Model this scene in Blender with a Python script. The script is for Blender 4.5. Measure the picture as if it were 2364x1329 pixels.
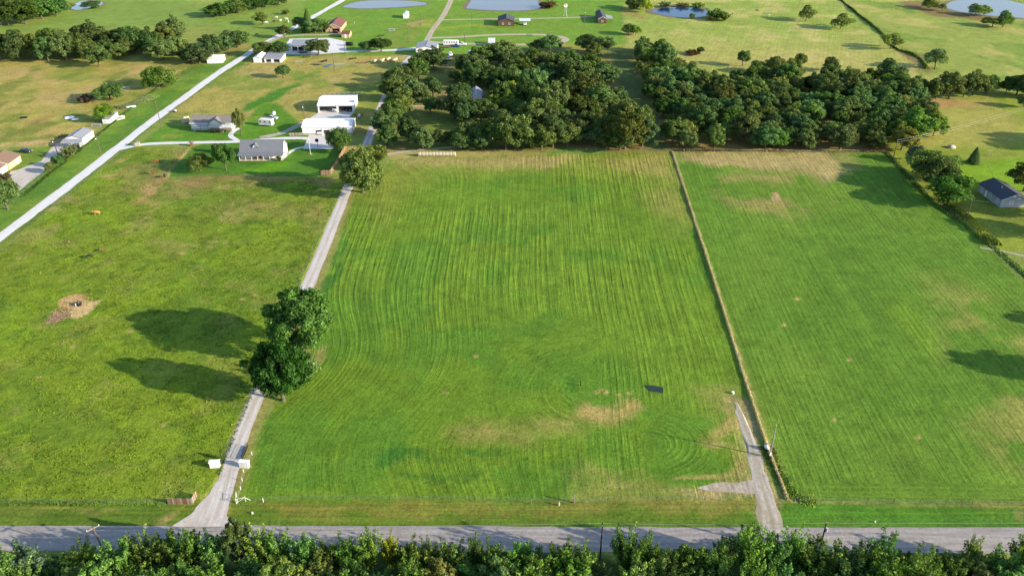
import bpy, bmesh, math, random
import numpy as np
from mathutils import Vector, Matrix
random.seed(7); np.random.seed(7)
for o in list(bpy.data.objects): bpy.data.objects.remove(o)
sc = bpy.context.scene
COL = sc.collection
# ------------------------------------------------------------------ camera
F, YH, CH = 1900.0, -430.0, 115.0            # focal length in photo pixels, horizon row, flying height
PITCH = math.atan((664.5-YH)/F)
cam = bpy.data.cameras.new('camera'); cam_o = bpy.data.objects.new('camera', cam); COL.objects.link(cam_o)
cam.sensor_width = 36; cam.lens = F/2364*36; cam.clip_end = 20000; cam.clip_start = 1
cam_o.location = (0, 0, CH); cam_o.rotation_euler = (math.pi/2-PITCH, 0, 0)
sc.camera = cam_o
# ------------------------------------------------------------------ light
SUN_EL, SUN_AZ = math.radians(18.5), math.radians(-18.5)      # azimuth measured from +X towards +Y
sd = Vector((math.cos(SUN_EL)*math.cos(SUN_AZ), math.cos(SUN_EL)*math.sin(SUN_AZ), math.sin(SUN_EL)))
w = bpy.data.worlds.new('World'); sc.world = w; w.use_nodes = True
nt = w.node_tree; bg = nt.nodes['Background']
sky = nt.nodes.new('ShaderNodeTexSky'); sky.sky_type = 'NISHITA'; sky.sun_disc = False
sky.sun_elevation = SUN_EL; sky.sun_rotation = math.pi/2-SUN_AZ
sky.air_density = 1.0; sky.dust_density = 0.6; sky.ozone_density = 2.0
nt.links.new(sky.outputs[0], bg.inputs[0]); bg.inputs[1].default_value = 0.15
sl = bpy.data.lights.new('sun', 'SUN'); sl.energy = 5.0; sl.angle = math.radians(0.5); sl.color = (1.0, 0.86, 0.66)
so = bpy.data.objects.new('sun', sl); COL.objects.link(so); so.rotation_euler = sd.to_track_quat('Z', 'Y').to_euler()
sc.view_settings.view_transform = 'Standard'; sc.view_settings.look = 'None'
sc.view_settings.gamma = 1; sc.view_settings.exposure = 1.18
# ------------------------------------------------------------------ mapping of photo points to the ground plane
CP, SP = math.cos(PITCH), math.sin(PITCH)
def G(px, py, z=0.0):
    u = (px-1182)/F; v = (py-664.5)/F
    t = (CH-z)/(SP+v*CP)
    return Vector((u*t, (CP-v*SP)*t, z))
def Gn(a):
    a = np.asarray(a, float); u = (a[:, 0]-1182)/F; v = (a[:, 1]-664.5)/F
    t = CH/(SP+v*CP); return np.stack([u*t, (CP-v*SP)*t], 1)
def zat(py, Y):                       # height of the point at distance Y seen on row py
    v = (py-664.5)/F; t = Y/(CP-v*SP); return CH-t*(SP+v*CP)
def ppm(py): return CP*(py-YH)/CH     # photo pixels per metre on row py
# ------------------------------------------------------------------ helpers
def srgb(r, g, b):
    f = lambda c: ((c/255+0.055)/1.055)**2.4 if c > 10 else c/255/12.92
    return (f(r), f(g), f(b))
def tag(o, label=None, cat=None, group=None, kind=None):
    if label: o['label'] = label
    if cat: o['category'] = cat
    if group: o['group'] = group
    if kind: o['kind'] = kind
    return o
def empty(name, loc, rz=0.0, label=None, cat=None, group=None):
    o = bpy.data.objects.new(name, None); COL.objects.link(o); o.empty_display_size = .5
    o.location = loc; o.rotation_euler = (0, 0, rz)
    return tag(o, label, cat, group)
def link(name, me, parent=None, loc=(0, 0, 0), rot=(0, 0, 0)):
    o = bpy.data.objects.new(name, me); COL.objects.link(o)
    o.parent = parent; o.location = loc; o.rotation_euler = rot
    return o
def mesh_np(name, V, Fc, mat=None, smooth=False):
    """V (n,3), Fc (m,k) arrays"""
    me = bpy.data.meshes.new(name); V = np.asarray(V, np.float32); Fc = np.asarray(Fc, np.int32); m, k = Fc.shape
    me.vertices.add(len(V)); me.vertices.foreach_set('co', V.ravel())
    me.loops.add(m*k); me.loops.foreach_set('vertex_index', Fc.ravel())
    me.polygons.add(m); me.polygons.foreach_set('loop_start', np.arange(0, m*k, k, dtype=np.int32))
    me.polygons.foreach_set('loop_total', np.full(m, k, np.int32))
    if smooth: me.polygons.foreach_set('use_smooth', np.ones(m, bool))
    me.update(calc_edges=True)
    if mat: me.materials.append(mat)
    return me
class MB:
    def __init__(s): s.v = []; s.f = []
    def quad(s, a, b, c, d): n = len(s.v); s.v += [tuple(a), tuple(b), tuple(c), tuple(d)]; s.f.append((n, n+1, n+2, n+3)); return s
    def tri(s, a, b, c): n = len(s.v); s.v += [tuple(a), tuple(b), tuple(c)]; s.f.append((n, n+1, n+2)); return s
    def box(s, x0, x1, y0, y1, z0, z1):
        n = len(s.v)
        s.v += [(x0, y0, z0), (x1, y0, z0), (x1, y1, z0), (x0, y1, z0), (x0, y0, z1), (x1, y0, z1), (x1, y1, z1), (x0, y1, z1)]
        s.f += [tuple(n+i for i in q) for q in ((0, 3, 2, 1), (4, 5, 6, 7), (0, 1, 5, 4), (1, 2, 6, 5), (2, 3, 7, 6), (3, 0, 4, 7))]; return s
    def prism(s, pts, dv):                       # planar polygon pts extruded by vector dv
        n = len(s.v); k = len(pts); dv = Vector(dv)
        s.v += [tuple(p) for p in pts]+[tuple(Vector(p)+dv) for p in pts]
        s.f += [tuple(range(n+k-1, n-1, -1)), tuple(range(n+k, n+2*k))]
        s.f += [(n+i, n+(i+1) % k, n+k+(i+1) % k, n+k+i) for i in range(k)]; return s
    def tube(s, p, q, r0, r1=None, k=6, cap=True):
        r1 = r0 if r1 is None else r1; p = Vector(p); q = Vector(q); d = (q-p).normalized()
        a = d.orthogonal().normalized(); b = d.cross(a); n = len(s.v)
        for c, r in ((p, r0), (q, r1)):
            for i in range(k):
                t = 2*math.pi*i/k; s.v.append(tuple(c+a*r*math.cos(t)+b*r*math.sin(t)))
        s.f += [(n+i, n+(i+1) % k, n+k+(i+1) % k, n+k+i) for i in range(k)]
        if cap: s.f += [tuple(range(n+k-1, n-1, -1)), tuple(range(n+k, n+2*k))]
        return s
    def path(s, pts, rs, k=6):
        for i in range(len(pts)-1): s.tube(pts[i], pts[i+1], rs[i], rs[i+1], k)
        return s
    def loft(s, rings, close=True):
        n = len(s.v); k = len(rings[0])
        for r in rings: s.v += [tuple(p) for p in r]
        for j in range(len(rings)-1):
            s.f += [(n+j*k+i, n+j*k+(i+1) % k, n+(j+1)*k+(i+1) % k, n+(j+1)*k+i) for i in range(k)]
        if close: s.f += [tuple(range(n+k-1, n-1, -1)), tuple(range(n+(len(rings)-1)*k, n+len(rings)*k))]
        return s
    def mesh(s, name, mat=None, smooth=False):
        me = bpy.data.meshes.new(name); me.from_pydata(s.v, [], s.f); me.update()
        if smooth:
            for p in me.polygons: p.use_smooth = True
        if mat: me.materials.append(mat)
        return me
    def build(s, name, mat, parent=None, loc=(0, 0, 0), rot=(0, 0, 0), smooth=False):
        return link(name, s.mesh(name, mat, smooth), parent, loc, rot)
def copy_tree(o, parent=None):
    c = o.copy(); COL.objects.link(c); c.parent = parent
    for ch in list(o.children): copy_tree(ch, c)
    return c
ORD = ['', 'first', 'second', 'third', 'fourth', 'fifth', 'sixth', 'seventh', 'eighth', 'ninth', 'tenth', 'eleventh', 'twelfth', 'thirteenth', 'fourteenth', 'fifteenth', 'sixteenth', 'seventeenth', 'eighteenth', 'nineteenth', 'twentieth', 'twenty-first', 'twenty-second', 'twenty-third', 'twenty-fourth', 'twenty-fifth', 'twenty-sixth', 'twenty-seventh', 'twenty-eighth', 'twenty-ninth', 'thirtieth']+[(t+'-'+u if u else v) for t, v in (('thirty', 'fortieth'), ('forty', 'fiftieth'), ('fifty', 'sixtieth')) for u in ('first', 'second', 'third', 'fourth', 'fifth', 'sixth', 'seventh', 'eighth', 'ninth', '')]
# ------------------------------------------------------------------ numpy noise
_T = np.random.RandomState(3).rand(512, 512)
def vn(x, y, s, seed=0):
    x = x/s+seed*17.31+5000; y = y/s+seed*9.77+5000
    i = np.floor(x).astype(int); j = np.floor(y).astype(int); fx = x-i; fy = y-j
    fx = fx*fx*(3-2*fx); fy = fy*fy*(3-2*fy)
    i0 = i % 512; i1 = (i+1) % 512; j0 = j % 512; j1 = (j+1) % 512
    return (_T[i0, j0]*(1-fx)+_T[i1, j0]*fx)*(1-fy)+(_T[i0, j1]*(1-fx)+_T[i1, j1]*fx)*fy
def fbm(x, y, s, seed=0, o=4):
    r = 0; a = .5; t = 0
    for k in range(o): r = r+a*vn(x, y, s/2**k, seed+k*3); t += a; a *= .55
    return r/t
def sdpoly(x, y, P):                    # signed distance, negative inside
    d = np.full(x.shape, 1e9); ins = np.zeros(x.shape, bool); n = len(P)
    for i in range(n):
        ax, ay = P[i]; bx, by = P[(i+1) % n]; ex, ey = bx-ax, by-ay
        wx = x-ax; wy = y-ay; t = np.clip((wx*ex+wy*ey)/(ex*ex+ey*ey+1e-9), 0, 1)
        d = np.minimum(d, (wx-ex*t)**2+(wy-ey*t)**2)
        c = ((ay > y) != (by > y)) & (x < (bx-ax)*(y-ay)/(by-ay+1e-12)+ax); ins ^= c
    d = np.sqrt(d); return np.where(ins, -d, d)
def sdline(x, y, P):
    d = np.full(x.shape, 1e9)
    for i in range(len(P)-1):
        ax, ay = P[i]; bx, by = P[i+1]; ex, ey = bx-ax, by-ay
        wx = x-ax; wy = y-ay; t = np.clip((wx*ex+wy*ey)/(ex*ex+ey*ey+1e-9), 0, 1)
        d = np.minimum(d, (wx-ex*t)**2+(wy-ey*t)**2)
    return np.sqrt(d)
def smin(a, b, k):
    h = np.clip(.5+.5*(b-a)/k, 0, 1); return b*(1-h)+a*h-k*h*(1-h)
# ------------------------------------------------------------------ materials
MATS = {}
def mat(name, col, rough=.8, metal=0.0, var=0.0, scale=3.0, bump=0.0, spec=.3, col2=None):
    if name in MATS: return MATS[name]
    m = bpy.data.materials.new(name); m.use_nodes = True; t = m.node_tree; p = t.nodes['Principled BSDF']
    p.inputs['Roughness'].default_value = rough; p.inputs['Metallic'].default_value = metal
    p.inputs['Specular IOR Level'].default_value = spec; p.inputs['Base Color'].default_value = (*col, 1)
    if var > 0 or bump > 0:
        tc = t.nodes.new('ShaderNodeTexCoord'); n = t.nodes.new('ShaderNodeTexNoise')
        n.inputs['Scale'].default_value = scale; n.inputs['Detail'].default_value = 6; n.inputs['Roughness'].default_value = .65
        t.links.new(tc.outputs['Object'], n.inputs['Vector'])
        if var > 0:
            r = t.nodes.new('ShaderNodeValToRGB'); r.color_ramp.elements[0].position = .3; r.color_ramp.elements[1].position = .72
            a = [c*(1-var) for c in col]; b = [min(1, c*(1+var*.6)) for c in (col2 or col)]
            r.color_ramp.elements[0].color = (*a, 1); r.color_ramp.elements[1].color = (*b, 1)
            t.links.new(n.outputs['Fac'], r.inputs['Fac']); t.links.new(r.outputs['Color'], p.inputs['Base Color'])
        if bump > 0:
            b = t.nodes.new('ShaderNodeBump'); b.inputs['Strength'].default_value = bump; b.inputs['Distance'].default_value = .05
            t.links.new(n.outputs['Fac'], b.inputs['Height']); t.links.new(b.outputs['Normal'], p.inputs['Normal'])
    MATS[name] = m; return m
def glass(name='window_glass', col=(.02, .025, .03)): return mat(name, col, .06, 0, spec=.6)
WHITE = mat('white_paint', (.78, .77, .74), .5, var=.08, scale=1.2)
WMETAL = mat('white_metal', (.66, .66, .66), .42, var=.06, scale=.7)
GALV = mat('galvanised_roof', (.3, .31, .34), .45, .25, var=.12, scale=.6)
GREYMETAL = mat('grey_seam_roof', (.19, .2, .22), .5, .2, var=.1, scale=.5)
SHINGLE = mat('brown_shingle', (.19, .17, .155), .9, var=.25, scale=4, bump=.4)
DSHINGLE = mat('charcoal_shingle', (.055, .06, .075), .9, var=.25, scale=4, bump=.4)
TSHINGLE = mat('tan_shingle', (.2, .13, .09), .9, var=.25, scale=4, bump=.4)
RSHINGLE = mat('dark_red_roof', (.15, .06, .045), .7, var=.2, scale=2)
SIDING = mat('pale_siding', (.55, .58, .62), .7, var=.06, scale=2)
BSIDING = mat('blue_grey_siding', (.3, .33, .39), .7, var=.08, scale=2)
BROWN = mat('brown_siding', (.1, .06, .04), .8, var=.2, scale=2)
TANBRICK = mat('tan_brick', (.42, .28, .17), .85, var=.2, scale=5)
STONE = mat('pale_stone', (.4, .34, .27), .9, var=.3, scale=4, bump=.5)
WOOD = mat('weathered_wood', (.22, .16, .11), .9, var=.35, scale=3, bump=.3)
GWOOD = mat('grey_board', (.3, .26, .23), .9, var=.35, scale=3, bump=.3)
RWOOD = mat('red_board', (.2, .085, .06), .9, var=.35, scale=3, bump=.3)
POLEM = mat('pole_wood', (.13, .09, .065), .9, var=.3, scale=2)
DARK = mat('dark_steel', (.03, .03, .035), .5, .3)
BLACK = mat('black_paint', (.012, .012, .015), .4)
RUBBER = mat('tyre_rubber', (.015, .015, .015), .9)
CHROME = mat('steel', (.5, .5, .52), .35, .8)
RUST = mat('rusty_steel', (.18, .07, .04), .9, .1, var=.4, scale=4)
CONC = mat('concrete', (.5, .48, .46), .9, var=.12, scale=.8)
HAY = mat('hay', (.42, .36, .24), .95, var=.3, scale=6, bump=.6)
GLASS = glass()
WIRE = mat('wire', (.42, .42, .4), .5, .5)
BARK = mat('bark', (.12, .095, .075), .95, var=.35, scale=5, bump=.6)
DIRTM = mat('bare_dirt', (.3, .2, .14), 1, var=.3, scale=2, bump=.4)
INTERIOR = mat('shed_interior', (.12, .115, .11), .9)
# ------------------------------------------------------------------ ground sheet
KV = np.array([1.45, 1.43, 1.36])
def gc(r, g, b): return np.array(srgb(r, g, b))/KV
def axis(segs):
    out = []
    for a, b, s in segs: out.append(np.arange(a, b, s))
    return np.concatenate(out+[[segs[-1][1]]])
xs = axis([(-9000, -1500, 1500), (-1500, -420, 120), (-420, -150, 1.8), (-150, 150, .62), (150, 420, 1.8), (420, 1500, 120), (1500, 9000, 1500)])
ys = axis([(-3000, 0, 600), (0, 85, 6), (85, 105, 1.2), (105, 290, .62), (290, 400, .9), (400, 680, 1.4), (680, 1400, 60), (1400, 14000, 1800)])
XX, YY = np.meshgrid(xs, ys); gx = XX.ravel(); gy = YY.ravel(); NG = len(gx)
# noise-warped coordinates make every patch edge irregular
n1 = fbm(gx, gy, 9, 1)-.5; n2 = fbm(gx, gy, 9, 2)-.5; n3 = fbm(gx, gy, 2.2, 5, 3)-.5
wx = gx+n1*7+n3*1.6; wy = gy+n2*9+n3*2.0
sx = gx+n3*.7; sy = gy+n3*.9
C = np.tile(gc(138, 148, 78), (NG, 1))
big = fbm(gx, gy, 60, 11); mid = fbm(gx, gy, 16, 12); sml = fbm(gx, gy, 4, 13)
def amask(P, soft=2.0, warp=2, line=False, width=0):
    """coverage 0..1 of a photo-pixel polygon/line laid on the ground"""
    Q = Gn(P); m = soft+width+12
    b = (gx > Q[:, 0].min()-m) & (gx < Q[:, 0].max()+m) & (gy > Q[:, 1].min()-m) & (gy < Q[:, 1].max()+m)
    a = np.zeros(NG); idx = np.nonzero(b)[0]
    if len(idx) == 0: return a
    X, Y = ((gx, gy), (sx, sy), (wx, wy))[warp]
    d = sdline(X[idx], Y[idx], Q)-width if line else sdpoly(X[idx], Y[idx], Q)
    a[idx] = np.clip(.5-d/soft, 0, 1); return a
def lay(col, a, k=1.0):
    global C
    a = (np.clip(a*k, 0, 1))[:, None]; C = C*(1-a)+np.asarray(col)[None]*a
def step(v, lo, hi): return np.clip((v-lo)/(hi-lo), 0, 1)
Z = {
 'topleft': [(-300, -70), (820, -70), (560, 130), (300, 100), (-300, 75)],
 'farleft': [(-300, 130), (250, 140), (480, 148), (520, 150), (330, 270), (230, 300), (130, 345), (-300, 345)],
 'leftyard': [(-300, 330), (130, 335), (200, 330), (100, 410), (0, 475), (-300, 700)],
 'verge': [(-300, 700), (0, 474), (130, 376), (245, 288), (345, 213), (440, 155), (520, 140), (600, 110), (560, 150), (420, 238), (300, 335), (0, 565), (-300, 780)],
 'midleft': [(560, 150), (600, 128), (930, 128), (880, 250), (850, 300), (800, 330), (690, 290), (560, 268), (440, 270), (400, 265), (420, 238)],
 'mlawn': [(325, 330), (385, 284), (430, 292), (560, 290), (600, 240), (640, 238), (700, 290), (720, 330), (560, 332)],
 'hlawn': [(386, 408), (432, 344), (470, 333), (560, 330), (720, 318), (806, 332), (775, 385), (752, 408)],
 'pasture': [(300, 338), (436, 342), (384, 412), (752, 410), (800, 405), (775, 470), (690, 655), (600, 860), (505, 1100), (460, 1160), (-400, 1160), (-400, 860), (0, 566)],
 'field': [(818, 452), (870, 420), (905, 368), (1545, 348), (1640, 640), (1820, 1155), (545, 1158), (575, 1090), (612, 970), (720, 812), (755, 640)],
 'rfield': [(1556, 348), (2040, 350), (2130, 440), (2270, 560), (2364, 650), (2560, 860), (2560, 1160), (1835, 1155), (1650, 650)],
 'rverge': [(-600, 1155), (3000, 1155), (3000, 1230), (-600, 1225)],
 'mwood': [(872, 352), (900, 195), (960, 130), (1310, 104), (1460, 112), (1548, 350)],
 'rwood': [(1500, 300), (1450, 115), (1560, 110), (1610, 200), (2080, 185), (2180, 330), (2060, 350), (1548, 350)],
 'hayf': [(1445, 112), (1440, 70), (1430, -70), (1900, -70), (1935, 0), (2130, 140), (2100, 215), (1600, 215), (1545, 112)],
 'farright': [(1900, -70), (1935, 0), (2130, 145), (2120, 190), (2700, 200), (2700, -70)],
 'ryard': [(2050, 356), (2090, 215), (2700, 215), (2700, 570), (2300, 575), (2140, 440)],
 'toplots': [(600, 110), (800, -70), (1440, -70), (1440, 112), (1300, 110), (960, 128), (620, 130)],
 'below': [(-600, 1278), (3000, 1282), (3000, 1800), (-600, 1800)],
}
lay(gc(131, 152, 72), amask(Z['topleft'], 5)); lay(gc(160, 158, 92), amask(Z['topleft'], 5), .8*step(big, .52, .68)[...])
lay(gc(150, 150, 80), amask([(-100, 130), (-100, 78), (330, 62), (480, 62), (620, 120), (480, 150)], 6), .7)
lay(gc(176, 160, 92), amask(Z['farleft'], 4)); fl = amask(Z['farleft'], 4)
lay(gc(128, 138, 62), fl*step(mid, .5, .64), .75); lay(gc(190, 160, 112), fl*step(fbm(gx, gy, 22, 31), .56, .68), .7)
lay(gc(112, 125, 55), fl*step(fbm(gx, gy*.45, 12, 37), .58, .66), .7)
lay(gc(120, 142, 58), amask(Z['leftyard'], 3)); lay(gc(100, 134, 52), amask(Z['verge'], 1.2, 1))
vg = amask(Z['verge'], 1.2, 1); lay(gc(128, 150, 60), vg*step(mid, .5, .62), .6); lay(gc(70, 118, 40), vg*step(sml, .55, .7), .5)
ml = amask(Z['midleft'], 3); lay(gc(172, 158, 90), ml); lay(gc(122, 140, 60), ml*step(mid, .47, .6), .8); lay(gc(182, 158, 110), ml*step(fbm(gx, gy, 13, 41), .57, .68), .6)
lay(gc(84, 132, 46), amask([(565, 240), (600, 225), (690, 188), (700, 194), (640, 228), (560, 262)], 3)); lay(gc(92, 135, 50), amask([(690, 178), (730, 160), (735, 168), (690, 190)], 3), .7)
lay(gc(98, 140, 44), amask(Z['mlawn'], 2, 1)); lay(gc(142, 146, 70), amask(Z['mlawn'], 2, 1)*step(mid, .55, .66), .7)
lay(gc(84, 124, 40), amask(Z['hlawn'], .8, 0)); lay(gc(110, 160, 30), amask([(540, 400), (640, 372), (690, 372), (640, 396)], 5), .6)
# left pasture
pa = amask(Z['pasture'], 1.0, 1); lay(gc(128, 148, 46), pa)
yy = gy
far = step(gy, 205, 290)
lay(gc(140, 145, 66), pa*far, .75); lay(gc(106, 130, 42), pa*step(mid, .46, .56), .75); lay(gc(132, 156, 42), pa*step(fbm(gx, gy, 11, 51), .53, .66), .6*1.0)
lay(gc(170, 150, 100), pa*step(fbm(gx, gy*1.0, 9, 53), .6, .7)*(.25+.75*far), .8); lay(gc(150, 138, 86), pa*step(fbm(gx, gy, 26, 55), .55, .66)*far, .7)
lay(gc(84, 114, 40), pa*step(fbm(gx, gy, 2.6, 57, 3), .56, .7), .5)
# middle field
fd = amask(Z['field'], 1.6, 1); lay(gc(106, 134, 42), fd); lay(gc(112, 140, 46), fd*step(big, .48, .62), .8); lay(gc(84, 124, 42), fd*step(mid, .5, .64), .7)
lay(gc(140, 146, 66), fd*amask([(860, 470), (830, 430), (905, 360), (1548, 348), (1600, 520), (1560, 540), (1500, 420), (1330, 395), (1000, 400), (930, 440), (880, 520)], 14), .75)
lay(gc(172, 152, 104), amask([(905, 372), (960, 366), (1300, 355), (1330, 365), (1250, 388), (1100, 385), (930, 380)], 5), .75)
lay(gc(165, 148, 92), amask([(1380, 370), (1460, 360), (1545, 352), (1565, 420), (1520, 400), (1440, 395)], 6), .6)
lay(gc(150, 140, 82), amask([(1480, 450), (1560, 440), (1590, 500), (1530, 490)], 8), .5)
# right field
rf = amask(Z['rfield'], 1.6, 1); lay(gc(97, 131, 46), rf); lay(gc(112, 138, 52), rf*step(big, .5, .62), .6)
lay(gc(172, 152, 108), amask([(1562, 352), (1700, 350), (1960, 352), (1995, 385), (1900, 420), (1870, 400), (1650, 380), (1570, 375)], 5)*(.5+.5*step(mid, .4, .6)), .95)
lay(gc(150, 138, 86), amask([(1600, 400), (1860, 400), (1930, 460), (1900, 500), (1760, 490), (1680, 470)], 9)*step(mid, .42, .58), .9)
lay(gc(190, 155, 125), amask([(1785, 452), (1800, 448), (1806, 460), (1792, 464)], 1.2), .9)
lay(gc(150, 142, 82), amask([(2160, 640), (2364, 720), (2500, 900), (2500, 1100), (2280, 1040), (2250, 900)], 16)*step(mid, .48, .6), .75)
lay(gc(122, 150, 44), amask([(2060, 720), (2110, 700), (2180, 820), (2120, 800)], 5), .45)
# verge by the paved road
rv = amask(Z['rverge'], 1.0, 1); lay(gc(98, 122, 44), rv); lay(gc(122, 126, 58), rv*step(fbm(gx*.25, gy, 5, 61), .5, .62), .6); lay(gc(84, 128, 40), rv*step(fbm(gx*.4, gy, 9, 63), .52, .64), .8)
lay(gc(84, 130, 44), amask([(1830, 1162), (2700, 1170), (2700, 1216), (1830, 1210)], 1.5), .8)
lay(gc(185, 150, 110), amask([(1822, 1158), (1900, 1160), (2364, 1168), (2700, 1172)], .8, 1, True, .12), .8)
lay(gc(140, 128, 64), amask([(590, 1160), (900, 1158), (1290, 1162), (1740, 1160), (1740, 1175), (1290, 1178), (640, 1180)], 2.5), .7)
lay(gc(170, 150, 90), amask([(90, 1174), (290, 1174), (290, 1178), (90, 1177)], 1.0), .6)
# floors of the woods
mw = amask(Z['mwood'], 4); lay(gc(150, 132, 86), mw); lay(gc(112, 122, 60), mw*step(mid, .5, .6), .8); lay(gc(120, 135, 60), amask([(920, 320), (1010, 268), (1120, 275), (1100, 345), (930, 345)], 6), .7)
lay(gc(165, 135, 110), amask([(940, 242), (1090, 244), (1090, 252), (940, 250)], 1.5), .8)
lay(gc(140, 120, 78), amask(Z['rwood'], 4)); lay(gc(96, 112, 62), amask([(1405, 110), (1455, 110), (1500, 250), (1545, 345), (1500, 345), (1440, 230)], 4), .9)
lay(gc(104, 140, 56), amask([(1270, 346), (1400, 338), (1420, 352), (1270, 358)], 3), .8); lay(gc(176, 160, 106), amask([(880, 352), (1180, 345), (1250, 352), (890, 368)], 3), .8)
# upper right
hf = amask(Z['hayf'], 4); lay(gc(176, 168, 100), hf); lay(gc(150, 166, 80), hf*step(gy+80*(big-.5), 440, 520), .9); lay(gc(190, 172, 118), hf*step(mid, .55, .66), .6)
lay(gc(140, 152, 66), amask([(1560, 150), (1680, 150), (1680, 205), (1600, 210)], 6), .5)
fr = amask(Z['farright'], 2); lay(gc(154, 164, 84), fr); lay(gc(182, 170, 108), fr*step(mid, .5, .62), .7); lay(gc(118, 146, 62), fr*step(fbm(gx, gy*.6, 14, 71), .56, .66), .7)
lay(gc(140, 112, 84), amask([(2070, 4), (2170, 2), (2200, 28), (2350, 44), (2270, 48), (2140, 36)], 4), .85); lay(gc(130, 105, 75), amask([(2060, 112), (2130, 125), (2120, 130), (2160, 165), (2150, 172), (2100, 140)], 3), .8)
ry = amask(Z['ryard'], 2); lay(gc(142, 152, 60), ry); lay(gc(182, 166, 98), ry*amask([(2090, 215), (2280, 225), (2364, 290), (2364, 330), (2100, 340)], 8), .6); lay(gc(190, 140, 105), amask([(2090, 228), (2300, 240), (2250, 246), (2100, 250)], 3), .8)
lay(gc(124, 160, 36), amask([(2180, 385), (2364, 360), (2500, 400), (2400, 450), (2230, 430)], 6), .85)
lay(gc(112, 122, 56), amask([(2230, 430), (2270, 500), (2340, 540), (2500, 540), (2500, 470), (2310, 482)], 4), .6)  # darker ground around the blue-grey house: shade painted into the colour
tl = amask(Z['toplots'], 3); lay(gc(122, 152, 58), tl); lay(gc(104, 146, 50), tl*step(mid, .5, .6), .6)
lay(gc(132, 140, 66), amask([(840, 110), (960, 45), (985, 45), (975, 80), (930, 108)], 3)*step(sml, .35, .6), .9); lay(gc(190, 165, 115), amask([(945, 52), (985, 48), (975, 60), (945, 62)], 3), .7)
lay(gc(150, 160, 66), amask([(960, 62), (990, 42), (1030, 60), (1150, 55), (1140, 62), (1010, 68)], 4), .7)
lay(gc(176, 160, 104), amask([(620, 128), (960, 126), (900, 150), (620, 152)], 3)*step(mid, .42, .55), .85)
lay(gc(165, 155, 80), amask([(1290, 100), (1450, 105), (1440, 118), (1290, 118)], 4), .7)
lay(gc(170, 140, 90), amask([(1440, 25), (1500, 40), (1480, 45), (1440, 32)], 2), .8)
lay(gc(60, 78, 34), amask(Z['below'], 2))
# bare patches, worn spots, tracks
PATCH = [((190, 150, 115), [(305, 470), (330, 440), (352, 412), (385, 405), (372, 430), (340, 465), (320, 478)], 2.2, .85),
 ((196, 160, 122), [(335, 458), (346, 424), (366, 424), (355, 448)], 1.6, .7),
 ((150, 122, 90), [(400, 425), (420, 412), (560, 408), (520, 418), (430, 432)], 2, .85),
 ((172, 135, 100), [(440, 408), (620, 408), (750, 412), (720, 422), (600, 416)], 2, .6),
 ((192, 150, 112), [(405, 372), (425, 345), (436, 345), (416, 375)], 1.2, .85),
 ((205, 160, 120), [(800, 362), (810, 340), (832, 338), (822, 368), (806, 372)], 2, .7),
 ((190, 150, 118), [(715, 838), (740, 800), (745, 830), (728, 858), (712, 868)], 1.2, .8),
 ((176, 148, 100), [(1335, 928), (1475, 930), (1482, 948), (1440, 962), (1380, 972), (1335, 965)], 1.6, .85),
 ((178, 150, 100), [(1040, 985), (1090, 975), (1150, 985), (1180, 1010), (1120, 1022), (1060, 1005)], 3.5, .75),
 ((168, 145, 95), [(1180, 990), (1300, 965), (1335, 970), (1320, 1000), (1200, 1010)], 4, .7),
 ((178, 150, 100), [(1615, 1005), (1640, 985), (1690, 980), (1700, 1000), (1680, 1020), (1630, 1025)], 2.0, .8),
 ((165, 146, 92), [(1325, 1095), (1370, 1085), (1560, 1115), (1740, 1130), (1745, 1150), (1560, 1150), (1335, 1150)], 4, .75),
 ((172, 148, 100), [(1600, 905), (1680, 880), (1690, 930), (1700, 985), (1670, 960)], 4, .5),
 ((196, 160, 124), [(1700, 925), (1720, 925), (1745, 985), (1735, 1000), (1720, 985)], 1.2, .8),
 ((186, 150, 102), [(1780, 1100), (1810, 1150), (1825, 1160), (1860, 1160), (1815, 1120)], 1.6, .6),
 ((200, 160, 122), [(205, 268), (240, 250), (258, 255), (250, 275), (225, 278)], 2.5, .8),
 ((206, 165, 128), [(0, 332), (130, 320), (180, 322), (150, 335), (60, 342), (0, 345)], 2.5, .85),
 ((150, 110, 82), [(60, 285), (90, 270), (120, 262), (110, 275), (80, 288)], 2, .8),
 ((196, 150, 120), [(120, 328), (190, 310), (240, 305), (190, 345)], 3, .5),
 ((165, 140, 100), [(380, 190), (440, 170), (350, 215), (330, 225)], 2, .5),
 ((110, 82, 62), [(360, 212), (440, 155), (445, 158), (375, 206)], 1.2, .6),
 ((205, 150, 130), [(2335, 1178), (2364, 1176), (2380, 1190), (2345, 1192)], .8, .8),
 ((200, 150, 125), [(365, 1190), (395, 1185), (400, 1197), (372, 1200)], .8, .6),
 ((205, 165, 125), [(970, 62), (985, 55), (1000, 48), (985, 60)], 2, .6),
 ((175, 150, 110), [(500, 115), (560, 100), (580, 108), (520, 122)], 3, .8)]
for c, P, s, k in PATCH: lay(gc(*c), amask(P, s*1.8)*(.4+.6*step(sml, .35, .6)), k*.92)
for c, P in (((205, 165, 125), [(130, 700), (140, 685), (170, 676), (195, 682), (195, 700), (150, 712)]), ((222, 190, 150), [(150, 725), (160, 705), (200, 692), (230, 692), (220, 712), (180, 728)]), ((165, 132, 120), [(95, 738), (120, 715), (148, 712), (150, 730), (120, 745)])):
    lay(gc(*c), amask(P, 1.2, 2), .92)
for (px, py) in ((1378, 905), (1388, 900), (1428, 912), (1452, 908), (1400, 906), (1098, 822), (1030, 905), (860, 300), (170, 800), (1810, 750), (1840, 690), (1925, 970), (1960, 830), (2120, 1010), (560, 690), (590, 680), (300, 765), (520, 560), (420, 585), (90, 870), (380, 980)):
    lay(gc(206, 168, 126), amask([(px-6, py), (px, py-4), (px+6, py), (px, py+4)], .7, 1), .8)
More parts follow.
